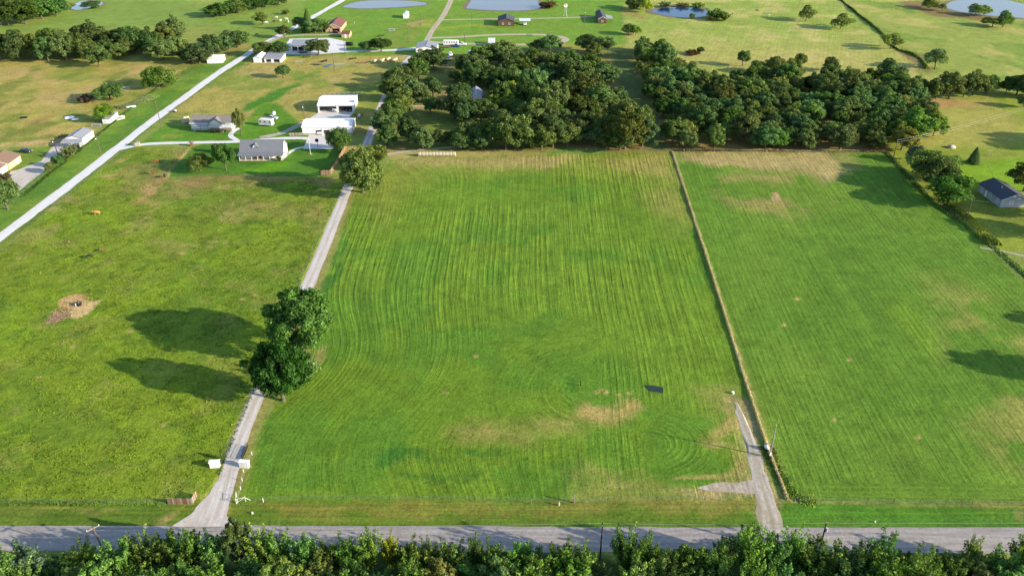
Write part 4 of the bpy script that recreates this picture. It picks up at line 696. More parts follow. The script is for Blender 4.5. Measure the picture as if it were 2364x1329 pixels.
weedline('field_edge_weeds', 'dry weeds along the foot of the square wood', [(1560, 348), (1700, 348), (1850, 349), (2040, 350)], 2200, .8, .6, (STRAW*.6, gc(130, 100, 66)), 34)
# ------------------------------------------------------------------ buildings
def wall_cells(L, H, ops):                       # rectangles of a wall of length L, height H around its openings (x0,x1,z0,z1)
    X = sorted({0, L} | {o[0] for o in ops} | {o[1] for o in ops}); Zs = sorted({0, H} | {o[2] for o in ops} | {o[3] for o in ops}); out = []
    for a, b in zip(X[:-1], X[1:]):
        for c, d in zip(Zs[:-1], Zs[1:]):
            mx, mz = (a+b)/2, (c+d)/2
            if not any(o[0] < mx < o[1] and o[2] < mz < o[3] for o in ops): out.append((a, b, c, d))
    return out
def window(par, x0, x1, z0, z1, face, W, D, fm=None, t=.07, muntin=True):
    """a framed window on a face: front (y=0), back, left (x=0), right (x=W)"""
    def put(b, a0, a1, d0, d1, c0, c1):
        if face == 'front': b.box(a0, a1, d0, d1, c0, c1)
        elif face == 'back': b.box(a0, a1, D-d1, D-d0, c0, c1)
        elif face == 'left': b.box(d0, d1, a0, a1, c0, c1)
        else: b.box(W-d1, W-d0, a0, a1, c0, c1)
    b = MB(); e = -.035
    put(b, x0-t, x0+t*.4, e, .08, z0-t, z1+t); put(b, x1-t*.4, x1+t, e, .08, z0-t, z1+t); put(b, x0+t*.4, x1-t*.4, e, .08, z0-t, z0+t*.4); put(b, x0+t*.4, x1-t*.4, e, .08, z1-t*.4, z1+t)
    if muntin: put(b, x0+t*.4, x1-t*.4, e+.01, .06, (z0+z1)/2-.02, (z0+z1)/2+.02)
    f = b.build('window', fm or WHITE, par); g = MB(); put(g, x0+t*.4, x1-t*.4, .015, .03, z0+t*.4, z1-t*.4); g.build('pane', GLASS, f); return f
def door(par, x0, x1, z1, face, W, D, m, z0=.02, handle=True):
    b = MB(); k = MB()
    if face == 'front': b.box(x0, x1, -.03, .04, z0, z1); k.box(x1-.2, x1-.12, -.08, -.03, z0+.95, z0+1.1)
    elif face == 'right': b.box(W-.04, W+.03, x0, x1, z0, z1); k.box(W+.03, W+.08, x1-.2, x1-.12, z0+.95, z0+1.1)
    else: b.box(-.03, .04, x0, x1, z0, z1); k.box(-.08, -.03, x1-.2, x1-.12, z0+.95, z0+1.1)
    d = b.build('door', m, par)
    if handle: k.build('handle', CHROME, d)
    return d
def roof_slab(par, P0, P1, P2, P3, m, th=.12, ribs=0, name='roof_panel', rh=.05):
    """sloping panel: P0-P1 the eave, P3-P2 the ridge; ribs run up the slope"""
    P0, P1, P2, P3 = map(Vector, (P0, P1, P2, P3)); n = (P1-P0).cross(P3-P0).normalized(); n = n if n.z > 0 else -n; b = MB(); b.prism([P0, P1, P2, P3], -n*th)
    o = b.build(name, m, par)
    if ribs:
        r = MB()
        for i in range(ribs+1):
            f = min(max(i/ribs, .004), .996); a = P0.lerp(P1, f)+n*.001; c = P3.lerp(P2, f)+n*.001; s = (P1-P0).normalized()*.04
            r.prism([a-s, a+s, c+s, c-s], n*rh)
        tag(r.build('seam', m, o), kind='stuff')
    return o
def building(name, label, cat, pL, pR, D, wh, rh, ridge='x', wallm=None, roofm=None, over=.4, ribs=0, front=(), right=(), left=(), rfrac=.5, th=.16, trim=None, inner=None, slab=True):
    """pL, pR: ground points (world) of the front wall's ends; D depth; wh wall height; rh ridge height; ridge 'x', 'y', 'mono'"""
    pL = Vector(pL); pR = Vector(pR); W = (pR-pL).length; rz = math.atan2(pR.y-pL.y, pR.x-pL.x); e = empty(name, (pL.x, pL.y, 0), rz, label, cat)
    b = MB(); bh = wh; yr = D*rfrac
    if ridge == 'mono': bh = rh
    for c in wall_cells(W, wh, front): b.box(c[0], c[1], 0, th, c[2]-(.1 if c[2] == 0 else 0), c[3])
    for c in wall_cells(D-2*th, wh, [(o[0]-th, o[1]-th, o[2], o[3]) for o in right]): b.box(W-th, W, c[0]+th, c[1]+th, c[2]-(.1 if c[2] == 0 else 0), c[3])
    for c in wall_cells(D-2*th, wh, [(o[0]-th, o[1]-th, o[2], o[3]) for o in left]): b.box(0, th, c[0]+th, c[1]+th, c[2]-(.1 if c[2] == 0 else 0), c[3])
    b.box(0, W, D-th, D, -.1, bh)
    e1 = .002
    if ridge == 'x':
        for x in (0, W-th): b.prism([(x, e1, wh), (x, D-e1, wh), (x, yr, rh)], (th, 0, 0))
    elif ridge == 'y':
        for y in (0, D-th): b.prism([(e1, y, wh), (W-e1, y, wh), (W*rfrac, y, rh)], (0, th, 0))
    else:
        for x in (0, W-th): b.prism([(x, e1, wh), (x, D-th, wh), (x, D-th, rh)], (th, 0, 0))
    b.build('wall', wallm or WHITE, e)
    t = .13
    if ridge == 'x':
        s1 = (rh-wh)/yr; s2 = (rh-wh)/(D-yr)
        roof_slab(e, (-over, -over, wh-over*s1+t), (W+over, -over, wh-over*s1+t), (W+over, yr, rh+t), (-over, yr, rh+t), roofm, ribs=ribs)
        roof_slab(e, (W+over, D+over, wh-over*s2+t), (-over, D+over, wh-over*s2+t), (-over, yr, rh+t), (W+over, yr, rh+t), roofm, ribs=ribs)
        MB().box(-over, W+over, yr-.14, yr+.14, rh+t-.05, rh+t+.06).build('ridge_cap', roofm, e)
        if trim:
            MB().box(-over, W+over, -over-.05, -over-.002, wh-over*s1-.12, wh-over*s1+t-.02).build('fascia', trim, e)
    elif ridge == 'y':
        xr = W*rfrac; s1 = (rh-wh)/xr; s2 = (rh-wh)/(W-xr)
        roof_slab(e, (-over, D+over, wh-over*s1+t), (-over, -over, wh-over*s1+t), (xr, -over, rh+t), (xr, D+over, rh+t), roofm, ribs=ribs)
        roof_slab(e, (W+over, -over, wh-over*s2+t), (W+over, D+over, wh-over*s2+t), (xr, D+over, rh+t), (xr, -over, rh+t), roofm, ribs=ribs)
        MB().box(xr-.14, xr+.14, -over, D+over, rh+t-.05, rh+t+.06).build('ridge_cap', roofm, e)
        if trim:
            for a, c in (((-over, wh-over*s1), (xr, rh)), ((W+over, wh-over*s2), (xr, rh))):
                MB().prism([(a[0], -over-.04, a[1]-.08), (c[0], -over-.04, c[1]-.08), (c[0], -over-.04, c[1]+t-.02), (a[0], -over-.04, a[1]+t-.02)], (0, .036, 0)).build('fascia', trim, e)
    else:
        s1 = (rh-wh)/D; roof_slab(e, (-over, -over, wh-over*s1+t), (W+over, -over, wh-over*s1+t), (W+over, D+over, rh+over*s1+t), (-over, D+over, rh+over*s1+t), roofm, ribs=ribs)
    if slab: MB().box(.02, W-.02, .02, D-.02, -.08, .062).build('floor_slab', CONC, e)
    return e, W
def post(par, x, y, z1, m=None, r=.06, z0=-.05, name='post'): return MB().box(x-r, x+r, y-r, y+r, z0, z1).build(name, m or WHITE, par)
def dist(a, b): return math.hypot(a.x-b.x, a.y-b.y)
# --- gabled house with the long porch
a, b_ = G(553, 372), G(651, 371); D = 10.4
e, W = building('farmhouse', 'white house with long grey metal gable roof, dormer and front porch', 'house', a+Vector((0, 2.3, 0)), b_+Vector((0, 2.3, 0)), D-2.3, 2.9, 6.3, 'x', WHITE, GREYMETAL, .35, 40, rfrac=.42, right=[(2, 3, .9, 2.2), (5, 6, .9, 2.2)])
MB().box(-.2, W+.2, -2.3, -.002, -.1, .28).build('porch_floor', STONE, e)
roof_slab(e, (-.6, -2.75, 2.2), (W+.6, -2.75, 2.2), (W+.6, -.33, 2.74), (-.6, -.33, 2.74), GREYMETAL, .1, 40, 'porch_roof')
for i in range(8): post(e, .1+i*(W-.2)/7, -2.2, 2.22, WHITE, .08, .28, 'porch_column')
for x in (1.5, 4.3, 9.2, 12.0): window(e, x, x+1.2, .95, 2.35, 'front', W, D-2.3, WHITE)
door(e, 6.9, 7.9, 2.5, 'front', W, D-2.3, RWOOD, .29); window(e, 2, 3, .9, 2.2, 'right', W, D-2.3); window(e, 5, 6, .9, 2.2, 'right', W, D-2.3); window(e, 2.9, 3.7, 3.7, 4.8, 'right', W, D-2.3)
for y in (1.75, 3.05, 4.75, 6.05): MB().box(W+.001, W+.05, y, y+.2, .9, 2.2).build('shutter', DARK, e)
x0 = W*.36; dm = MB(); dm.prism([(x0-1.5, 1.15, 3.75), (x0+1.5, 1.15, 3.75), (x0, 1.15, 5.55)], (0, .12, 0)); d = dm.build('dormer', WHITE, e)
for s in (-1, 1):
    p0 = (x0+s*1.85, .85, 3.6); p1 = (x0+s*1.75, 1.75, 3.9); roof_slab(d, (x0+s*1.8, .85, 3.55), (x0+s*1.8, 1.2, 3.55), (x0, 3.0, 5.72), (x0, .85, 5.72), GREYMETAL, .1, 0)
    MB().prism([(x0+s*.1, 1.13, 3.95), (x0+s*.75, 1.13, 3.95), (x0+s*.1, 1.13, 4.75)], (0, .018, 0)).build('pane', GLASS, d)
MB().box(W+.3, W+1.2, 3.4, 4.6, -.02, .9).build('cooling_unit', CHROME, e)
bench = empty('porch_bench', e.matrix_world@Vector((0, 0, 0)), e.rotation_euler.z, 'red bench on the porch of the gabled white house', 'bench')
bench.location = Matrix.Translation(e.location)@Matrix.Rotation(e.rotation_euler.z, 4, 'Z')@Vector((5.2, -1.4, .28))
MB().box(0, 1.5, -.25, .25, .4, .46).build('seat', RWOOD, bench); MB().box(0, 1.5, .2, .25, .5, .95).build('backrest', RWOOD, bench)
for x in (.05, 1.37):
    for y in (-.22, .14): MB().box(x, x+.08, y, y+.08, 0, .4).build('leg', RWOOD, bench)
# --- the two white garages
def garage(label, pl, pr, back, wh, rh, bays, over=.25, doors=True, stone=None):
    a, b_ = G(*pl), G(*pr); D = max(7.0, G(*back).y-b_.y); e, W = building('garage', label, 'garage', a, b_, D, wh, rh, 'x', WMETAL, WMETAL, over, 26, front=[(x0*dist(a, b_), x1*dist(a, b_), 0, zt) for x0, x1, zt in bays], trim=WMETAL)
    for x0, x1, zt in bays:
        for x in (x0*W, x1*W): MB().box(x-.07, x+.07, -.04, -.002, 0, zt+.1).build('door_jamb', WMETAL, e)
        if doors:
            r = MB().box(x0*W+.08, x1*W-.08, .18, .24, zt-.55, zt-.005).build('roller_door', WMETAL, e)
    return e, W, D
g1, W1, D1 = garage('near white metal garage with open car bays facing the concrete pad', (699, 312), (813, 311), (822, 291), 3.3, 4.5, [(.27, .4, 2.5), (.43, .56, 2.5), (.59, .72, 2.5)])
st = MB().box(.02, W1*.26, -.07, -.003, -.05, .85).build('stone_skirt', STONE, g1); MB().box(W1*.745, W1-.02, -.07, -.003, -.05, .85).build('stone_skirt', STONE, g1)
for x in (.22, .74): MB().tube((x*W1, D1*.35, 4.1), (x*W1, D1*.35, 4.75), .1, .1, 8).build('vent_pipe', DARK, g1)
g2_, W2, D2 = garage('far white metal garage with two wide open bays', (735, 261), (817, 260), (830, 237), 3.4, 4.6, [(.04, .53, 2.9), (.58, .97, 2.9)], doors=False)
# --- long brown-roofed home with decks
a, b_ = G(443, 301), G(537, 301); e, W = building('manufactured_house', 'long pale house with brown shingle roof and wooden decks', 'house', a, b_, 8.6, 3.3, 5.0, 'x', SIDING, SHINGLE, .45, 0, trim=WHITE)
for x in (.6, 1.9, 4.6, 12.6, 14.6): window(e, x, x+.85, 1.7, 2.8, 'front', W, 8.6)
MB().box(0.02, W-.02, -.05, -.003, -.05, .75).build('skirting', BSIDING, e)
gb = MB(); gb.prism([(W*.47, -1.2, 3.35), (W*.47+5, -1.2, 3.35), (W*.47+2.5, -1.2, 4.95)], (0, .1, 0)); g = gb.build('porch_gable', SIDING, e)
for s in (-1, 1): roof_slab(g, (W*.47+2.5+s*2.9, -1.45, 3.2), (W*.47+2.5+s*2.9, 1.3, 3.2), (W*.47+2.5, 3.6, 5.12), (W*.47+2.5, -1.45, 5.12), SHINGLE, .1)
roof_slab(e, (1.8, -2.2, 2.4), (W*.46, -2.2, 2.4), (W*.46, -.48, 3.1), (1.8, -.48, 3.1), GALV, .06, 12, 'awning')
for x in (1.95, 4.6, W*.45): post(e, x, -2.05, 2.42, WOOD, .06)
for (x0, x1, y0) in ((W*.47, W*.47+4.6, -2.6), (W*.79, W-.1, -2.2)):
    dk = MB().box(x0, x1, y0, -.06, .82, .94).build('deck', WOOD, e)
    for k in range(int((x1-x0)/.3)): MB().box(x0+k*.3+.02, x0+k*.3+.27, y0-.04, -.07, .942, .97).build('plank', WOOD, dk)
    for x in (x0+.1, (x0+x1)/2, x1-.1): post(dk, x, y0+.1, 2.0, WOOD, .06)
    MB().box(x0, x1, y0, y0+.05, 1.86, 1.96).build('rail', WOOD, dk); MB().box(x0, x1, y0+.002, y0+.045, 1.4, 1.48).build('rail', WOOD, dk)
for i in range(4): MB().box(W*.47+4.65, W*.47+5.9, -2.3+i*.02-.3*i, -2.0-.3*i, .02, .8-.2*i).build('step', WOOD, e)
for x in (1.0, 6.5, 13): MB().tube((x, 5.5, 4.3), (x, 5.5, 5.1), .08, .08, 8).build('vent_pipe', DARK, e)
# --- left metal barn with lean-to
a, b_ = G(155, 336), G(194, 336); D = G(222, 317).y-b_.y
e, W = building('metal_barn', 'grey-roofed metal barn with white side beside the limestone road', 'barn', a, b_, D, 3.0, 4.0, 'y', WMETAL, GALV, .2, 18); roof_slab(e, (-.6, -3.4, 2.1), (W+.1, -3.4, 2.1), (W+.1, -.25, 2.85), (-.6, -.25, 2.85), GALV, .06, 14, 'lean_to_roof')
for x in (-.4, W*.5, W-.1): post(e, x, -3.2, 2.12, WOOD, .07)
MB().box(W-.1, W, -3.1, -.01, -.05, 2.1).build('lean_to_wall', GALV, e)
a, b_ = G(238, 286), G(256, 286); D = G(274, 272).y-b_.y; e, W = building('shed', 'small white shed with sloping grey roof beside the garden', 'shed', a, b_, D, 2.2, 2.7, 'mono', WMETAL, GALV, .2, 10); door(e, .8, 1.7, 1.95, 'front', W, D, SIDING)
# --- tan brick house at the left edge (runs out of the frame)
a = G(22, 393); D = G(50, 374).y-a.y
e, W = building('brick_house', 'tan brick house with orange-brown roof at the left edge', 'house', a+Vector((-11, 0, 0)), a, max(D, 9), 2.7, 4.3, 'y', TANBRICK, TSHINGLE, .45, 0, trim=WHITE)
for y in (1.6, 4.4, 7.2): window(e, y, y+1.1, .9, 2.1, 'right', W, D)
door(e, 6, 6.95, 2.2, 'right', W, D, WHITE)
gb = MB().box(-6+11, 10.5, -4.5, -.01, -.1, 2.5).build('garage_wing', WHITE, e); MB().box(5.5, 10, -4.56, -4.505, .05, 2.2).build('garage_door', WHITE, gb)
for s in (-1, 1): roof_slab(gb, (7.75+s*3.1, -4.9, 2.5), (7.75+s*3.1, 0, 2.5), (7.75, 0, 3.7), (7.75, -4.9, 3.7), TSHINGLE, .1)
# --- blue-grey house on the right yard
c0 = G(2308, 479); c1 = G(2256, 441); D = dist(c0, c1); ax = math.atan2(c1.y-c0.y, c1.x-c0.x)-math.pi/2; dx = Vector((math.cos(ax), math.sin(ax), 0))
e, W = building('yard_house', 'blue-grey house with charcoal gable roof on the right yard', 'house', c0, c0+dx*9.2, D, 2.9, 4.7, 'y', BSIDING, DSHINGLE, .35, 0, trim=WHITE)
for y in (1.6, 6.0, 11.0): window(e, y, y+1.2, .9, 2.3, 'left', W, D)
door(e, 8.6, 9.5, 2.2, 'left', W, D, WHITE); window(e, 3, 4.1, 1.0, 2.2, 'front', W, D); MB().tube((3, D*.45, 3.8), (3, D*.45, 5.1), .14, .14, 8).build('flue', CHROME, e)
# --- far buildings
def simple(name, label, cat, pl, pr, back, wh, rh, ridge, wm, rm, ribs=8, mind=3.0, front=(), wins=(), drs=(), over=.25, trim=None):
    a, b_ = G(*pl), G(*pr); D = max(mind, G(*back).y-b_.y); e, W = building(name, label, cat, a, b_, D, wh, rh, ridge, wm, rm, over, ribs, front=[(f[0]*dist(a, b_), f[1]*dist(a, b_), 0, f[2]) for f in front], trim=trim)
    for f in wins: window(e, f*W-.5, f*W+.5, .95, 2.05, 'front', W, D)
    for f in drs: door(e, f*W-.5, f*W+.5, 2.1, 'front', W, D, WHITE)
    return e, W, D
simple('shed', 'white metal shed beside the limestone road below the shelter belt', 'shed', (479, 147), (514, 146), (516, 137), 2.5, 3.1, 'x', WMETAL, WMETAL, drs=(.5,))
simple('shed', 'small white pointed-roof shed left of the lane end', 'shed', (586, 145), (604, 145), (608, 134), 2.4, 3.2, 'y', WMETAL, WMETAL, drs=(.5,))
simple('shed', 'low white shed with a flat grey roof right of the pointed one', 'shed', (611, 145), (650, 145), (654, 134), 2.2, 2.7, 'mono', WMETAL, GALV, front=((.1, .4, 1.8), (.55, .9, 1.8)))
e, W, D = simple('barn', 'grey-roofed open barn on the white gravel yard', 'barn', (673, 119), (718, 119), (723, 104), 3.2, 4.6, 'x', SIDING, GALV, 20, 11, front=((.04, .32, 2.7), (.36, .64, 2.7), (.68, .96, 2.7)))
e, W, D = simple('brick_house', 'tan house with dark red roof and a car by its garage', 'house', (752, 75), (787, 75), (796, 58), 2.7, 5.0, 'y', TANBRICK, RSHINGLE, 0, 12, front=((.45, .92, 2.2),), wins=(.2,), trim=WHITE)
roof_slab(e, (-4, 5.5, 2.7), (-4, 13, 2.7), (2, 11, 5.4), (2, 7.5, 5.4), RSHINGLE, .1, 0); MB().box(-3.6, -.01, 6, 12.5, -.1, 2.75).build('side_wing', TANBRICK, e)
simple('shed', 'tan shed with dark red roof beside the dark-red-roofed house', 'shed', (789, 88), (807, 88), (820, 81), 2.3, 3.2, 'x', TANBRICK, RSHINGLE, 0, 4, drs=(.5,))
simple('shed', 'small white shed alone on the grass before the far pond', 'shed', (931, 43), (942, 43), (949, 38), 2.6, 3.2, 'y', WMETAL, WMETAL, 6, 4.5)
simple('barn', 'white barn with pale grey gable roof at the lane junction', 'barn', (961, 130), (1008, 130), (1019, 117), 4.2, 5.3, 'y', WMETAL, GALV, 18, 13, front=((.3, .62, 3.2),))
e, W, D = simple('cabin', 'dark brown cabin with charcoal roof and a carport at its side', 'house', (1150, 61), (1187, 61), (1190, 50), 3.0, 4.8, 'y', BROWN, DSHINGLE, 0, 12, wins=(.3, .7))
e, W, D = simple('cabin', 'brown cabin with a metal lean-to at the end of the far lane', 'house', (1381, 55), (1400, 55), (1402, 38), 2.9, 4.2, 'y', BROWN, DSHINGLE, 0, 14, wins=(.5,), trim=WHITE)
roof_slab(e, (W+4.4, 3, 2.2), (W+4.4, 13, 2.2), (W+.3, 13, 2.85), (W+.3, 3, 2.85), GALV, .06, 8, 'lean_to_roof')
for y in (3.2, 8, 12.8): post(e, W+4.2, y, 2.25, BROWN, .08)
cp = empty('carport', G(1200, 58), 0, 'open carport with pale metal roof beside the dark brown cabin', 'carport'); roof_slab(cp, (-.2, -.4, 2.5), (6.8, -.4, 2.5), (6.8, 5.2, 2.9), (-.2, 5.2, 2.9), WMETAL, .06, 10)
for x in (0, 3.3, 6.6):
    for y in (0, 4.8): MB().box(x-.06, x+.06, y-.06, y+.06, -.05, 2.47+.07*y).build('post', BROWN, cp)
simple('wood_house', 'blue-grey roofed house half hidden in the middle wood', 'house', (1083, 238), (1112, 238), (1115, 222), 2.8, 4.6, 'y', SIDING, GALV, 14, 9, wins=(.3, .7), trim=WHITE)
e, W, D = simple('wood_house', 'long grey-roofed house with small dormers half hidden in the middle wood', 'house', (1215, 238), (1262, 238), (1265, 222), 2.9, 5.4, 'x', SIDING, GALV, 24, 9, wins=(.2, .5, .8), trim=WHITE)
for f in (.3, .7):
    d = MB().prism([(f*W-.9, 1.2, 3.6), (f*W+.9, 1.2, 3.6), (f*W, 1.2, 4.7)], (0, .1, 0)).build('dormer', WHITE, e)
    for s in (-1, 1): roof_slab(d, (f*W+s*1.1, 1.0, 3.55), (f*W+s*1.1, 1.25, 3.55), (f*W, 2.9, 4.85), (f*W, 1.0, 4.85), GALV, .07)
MB().tube((W*.62, 3, 4.5), (W*.62, 3, 6.2), .25, .25, 8).build('chimney', WHITE, e)
simple('shed', 'white lean-to roof showing between trees above the middle wood', 'shed', (1128, 108), (1142, 108), (1144, 100), 2.2, 2.8, 'mono', WMETAL, WMETAL, 6, 4)
# ------------------------------------------------------------------ vehicles
def paint(name, c): return mat('paint_'+name, c, .3, .05, spec=.5)
def wheels(e, pos, r=.36, w=.24):
    for x, y in pos:
        t_ = MB().tube((x-w/2, y, r), (x+w/2, y, r), r, r, 14).build('wheel', RUBBER, e); MB().tube((x-w/2-.012, y, r), (x+w/2+.012, y, r), r*.55, r*.55, 10).build('rim', CHROME, t_)
def loft_profile(prof, hw, taper):               # side profile (y,z) lofted across the width with tumble-home
    rings = []
    for f in (-1, -.86, .86, 1):
        k = 1 if abs(f) < .9 else 0; rings.append([(f*hw*(1-taper*max(0, (z-.9))), y*(1 if k else .985), z-(0 if k else .02)) for y, z in prof])
    return rings
def car(label, loc, rz, col, kind='car', name='parked_car'):
    e = empty(name, loc, rz, label, 'truck' if kind == 'pickup' else 'car'); L = 5.6 if kind == 'pickup' else 4.7; h = L/2; m = col
    if kind == 'pickup': prof = [(-h, .45), (-h, .95), (-h+.1, 1.12), (-h+1.35, 1.2), (-h+1.4, 1.22), (-.05-.1, 1.2), (h-.05, 1.15), (h, 1.0), (h, .45)]
    else: prof = [(-h, .4), (-h, .75), (-h+.15, .95), (-h+1.25, 1.02), (h-.75, 1.05), (h-.1, .98), (h, .8), (h, .4)]
    MB().loft(loft_profile(prof, .95, .0)).build('body', m, e)
    cab = [(-h+1.3, 1.0), (-h+1.95, 1.62 if kind != 'pickup' else 1.8), (-h+3.2 if kind == 'pickup' else h-1.1, 1.66 if kind != 'pickup' else 1.84), (-h+3.5 if kind == 'pickup' else h-.35, 1.0)]
    c = MB().loft(loft_profile(cab, .88, .18)).build('cabin', m, e)
    (y0, z0), (y1, z1), (y2, z2), (y3, z3) = cab
    MB().quad((-.7, y0+.05, z0+.08), (.7, y0+.05, z0+.08), (.62, y1-.08, z1-.07), (-.62, y1-.08, z1-.07)).build('windscreen', GLASS, c); MB().quad((.66, y3-.03, z3+.12), (-.66, y3-.03, z3+.12), (-.58, y2+.1, z2-.1), (.58, y2+.1, z2-.1)).build('rear_window', GLASS, c)
    for s in (-1, 1): MB().quad((s*.885, y0+.3, 1.08), (s*.885, y3-.25, 1.08), (s*.79, y2-.05, z2-.12), (s*.79, y1+.05, z1-.12)).build('side_window', GLASS, c)
    if kind == 'pickup': MB().box(-.75, .75, -h+3.55, h-.1, 1.195, 1.225).build('bed_liner', BLACK, e)
    wheels(e, [(s*.82, y) for s in (-1, 1) for y in (-h+.95, h-1.05)])
    for s in (-1, 1):
        MB().box(s*.72-.16, s*.72+.16, -h-.02, -h+.03, .66, .82).build('headlight', WHITE, e); MB().box(s*.78-.1, s*.78+.1, h-.03, h+.02, .72, .9).build('tail_light', mat('tail_red', (.3, .01, .01), .4), e)
    MB().box(-.9, .9, -h-.06, -h-.001, .38, .55).build('bumper', DARK, e); return e
PW = paint('white', (.75, .75, .74)); PB = paint('blue', (.03, .07, .22)); PS = paint('silver', (.4, .4, .42)); PR = paint('red', (.25, .02, .02)); PD = paint('dark', (.03, .035, .05)); PM = paint('maroon', (.12, .015, .02))
def in_b(e, x, y): return Matrix.Translation(e.location)@Matrix.Rotation(e.rotation_euler.z, 4, 'Z')@Vector((x, y, .065))
car('white car nosing out of the left bay of the near garage', in_b(g1, W1*.335, 2.0), g1.rotation_euler.z, PW); car('dark car inside the middle bay of the near garage', in_b(g1, W1*.495, 3.4), g1.rotation_euler.z, PD); car('silver car inside the right bay of the near garage', in_b(g1, W1*.655, 3.2), g1.rotation_euler.z, PS)
car('white pickup parked in the left bay of the far garage', in_b(g2_, W2*.44, 3.6), g2_.rotation_euler.z, PW, 'pickup', 'pickup_truck'); car('dark car parked in the right bay of the far garage', in_b(g2_, W2*.83, 3.6), g2_.rotation_euler.z, PD)
tr_ = empty('tractor', in_b(g2_, W2*.68, 4.2), 0, 'red tractor in the right bay of the far garage', 'tractor'); MB().box(-.35, .35, -1.5, .6, .6, 1.3).build('hood', PR, tr_); MB().box(-.6, .6, .5, 1.4, .7, 1.1).build('fender', PR, tr_); MB().box(-.3, .3, .6, 1.1, 1.1, 1.7).build('seat', BLACK, tr_); wheels(tr_, [(-.75, .9), (.75, .9)], .75, .35); wheels(tr_, [(-.55, -1.1), (.55, -1.1)], .42, .25)
car('maroon car in front of the dark-red-roofed house', G(776, 77), 1.2, PM); car('white pickup beside the blue truck at the far gravel loop', G(1066, 105), 1.45, PW, 'pickup', 'pickup_truck'); car('blue truck in front of the horse trailer', G(1052, 109), 1.5, PB, 'pickup', 'pickup_truck')
car('silver pickup in the shade right of the white barn', G(1034, 138), .2, PS, 'pickup', 'pickup_truck'); car('white pickup behind the silver one right of the white barn', G(1040, 128), .2, PW, 'pickup', 'pickup_truck'); car('dark car at the tan house by the left edge', G(60, 352), 1.4, PD); car('white car in the far carport', G(1212, 58), 0, PW)
def box_trailer(label, loc, rz, L, Wd, H, m, name='horse_trailer', nwin=4, nose=True):
    e = empty(name, loc, rz, label, 'trailer'); prof = [(-L/2, .5), (-L/2, H-.25), (-L/2+.2, H), (L/2-.2, H), (L/2, H-.25), (L/2, .5)]; MB().loft(loft_profile(prof, Wd/2, 0)).build('body', m, e)
    for i in range(nwin):
        y = -L/2+.8+i*(L-1.6)/max(1, nwin-1)
        for s in (-1, 1): MB().box(s*Wd/2-.02, s*Wd/2+.02, y-.35, y+.35, H*.58, H*.8).build('window', GLASS, e)
    wheels(e, [(s*(Wd/2-.1), y) for s in (-1, 1) for y in (-.45, .45)], .36); MB().prism([(-.3, -L/2-.001, .5), (.3, -L/2-.001, .5), (0, -L/2-1.3, .5)], (0, 0, .1)).build('hitch', DARK, e); MB().tube((0, -L/2-1.1, 0), (0, -L/2-1.1, .55), .05, .05).build('jack', CHROME, e); return e
box_trailer('long white horse trailer on the far gravel loop', G(1041, 105), math.pi/2-.05, 8.6, 2.2, 2.9, PW, nwin=6); box_trailer('white box trailer standing in the middle wood behind the white barn', G(1088, 133), .1, 7.5, 2.4, 3.0, PW, 'cargo_trailer', 0)
box_trailer('weathered white camper on the lawn by the long house', G(616, 290), 1.35, 6.0, 2.4, 2.9, mat('stained_white', (.62, .6, .56), .5, var=.3, scale=1.2), 'camper_trailer', 3); car('grey truck parked behind the weathered camper', G(627, 276), 1.35, PS, 'pickup', 'pickup_truck')
def tank(label, loc, rz, L, r, m, name='tank', cat='tank', z=None):
    e = empty(name, loc, rz, label, cat); z = z or r+.25; rings = []
    for y, k in ((-L/2, .05), (-L/2+.08, .6), (-L/2+.3, 1), (L/2-.3, 1), (L/2-.08, .6), (L/2, .05)): rings.append([(math.cos(i*.524)*r*k, y, z+math.sin(i*.524)*r*k) for i in range(12)])
    MB().loft(rings).build('shell', m, e, smooth=True)
    for y in (-L*.3, L*.3): MB().box(-r*.7, r*.7, y-.08, y+.08, -.03, z-r*.72).build('cradle', DARK, e)
    MB().tube((0, 0, z+r-.02), (0, 0, z+r+.15), .15, .15, 8).build('hatch', m, e); return e
tank('black fuel tank on the gravel yard', G(807, 106), math.pi/2, 4.6, .95, BLACK); tank('white water tank cart behind the weathered camper', G(633, 267), .2, 2.6, .75, PW); tank('grey propane tank beside the garages by the driveway', G(829, 272), .1, 2.6, .6, PS)
tank('white barrel-shaped tank beside the lot track pole', G(1769, 1037), .3, 1.3, .42, WMETAL); tank('small tank behind the long brown-roofed house bales', G(404, 259), 1.2, 2, .5, PS)
# ------------------------------------------------------------------ hay bales
def bale_mesh():
    b = MB(); k = 16; rings = []
    for y, r in ((-.62, .0), (-.62, .70), (-.56, .76), (-.2, .78), (.2, .77), (.56, .76), (.62, .70), (.62, .0)): rings.append([(math.cos(i*2*math.pi/k)*max(r, .02), y, .76+math.sin(i*2*math.pi/k)*max(r, .02)) for i in range(k)])
    b.loft(rings); return b.mesh('bale', HAY, True)
BALE = bale_mesh(); TW = None
tb = MB()
for y in (-.4, 0, .4): tb.loft([[(math.cos(i*.3927)*r, yy_, .76+math.sin(i*.3927)*r) for i in range(16)] for yy_, r in ((y-.02, .785), (y+.02, .785))], False)
TW = tb.mesh('twine', mat('twine', (.5, .48, .4), .9))
def bale(p, rz, label, group, z=0, s=1.0):
    e = empty('hay_bale', (p.x, p.y, z), rz, label, 'hay bale', group); e.scale = (s, s, s); link('bale', BALE, e); link('twine', TW, e)
p0, p1 = G(965, 362), G(1052, 362); nb = 11
for i in range(nb): bale(p0.lerp(p1, (i+.5)/nb)+Vector((0, .7, 0)), math.pi/2, 'pale round bale in the field-top row, %s from the left' % ORD[i+1], 'row of bales at the field top', 0, (p1-p0).length/nb/1.21)
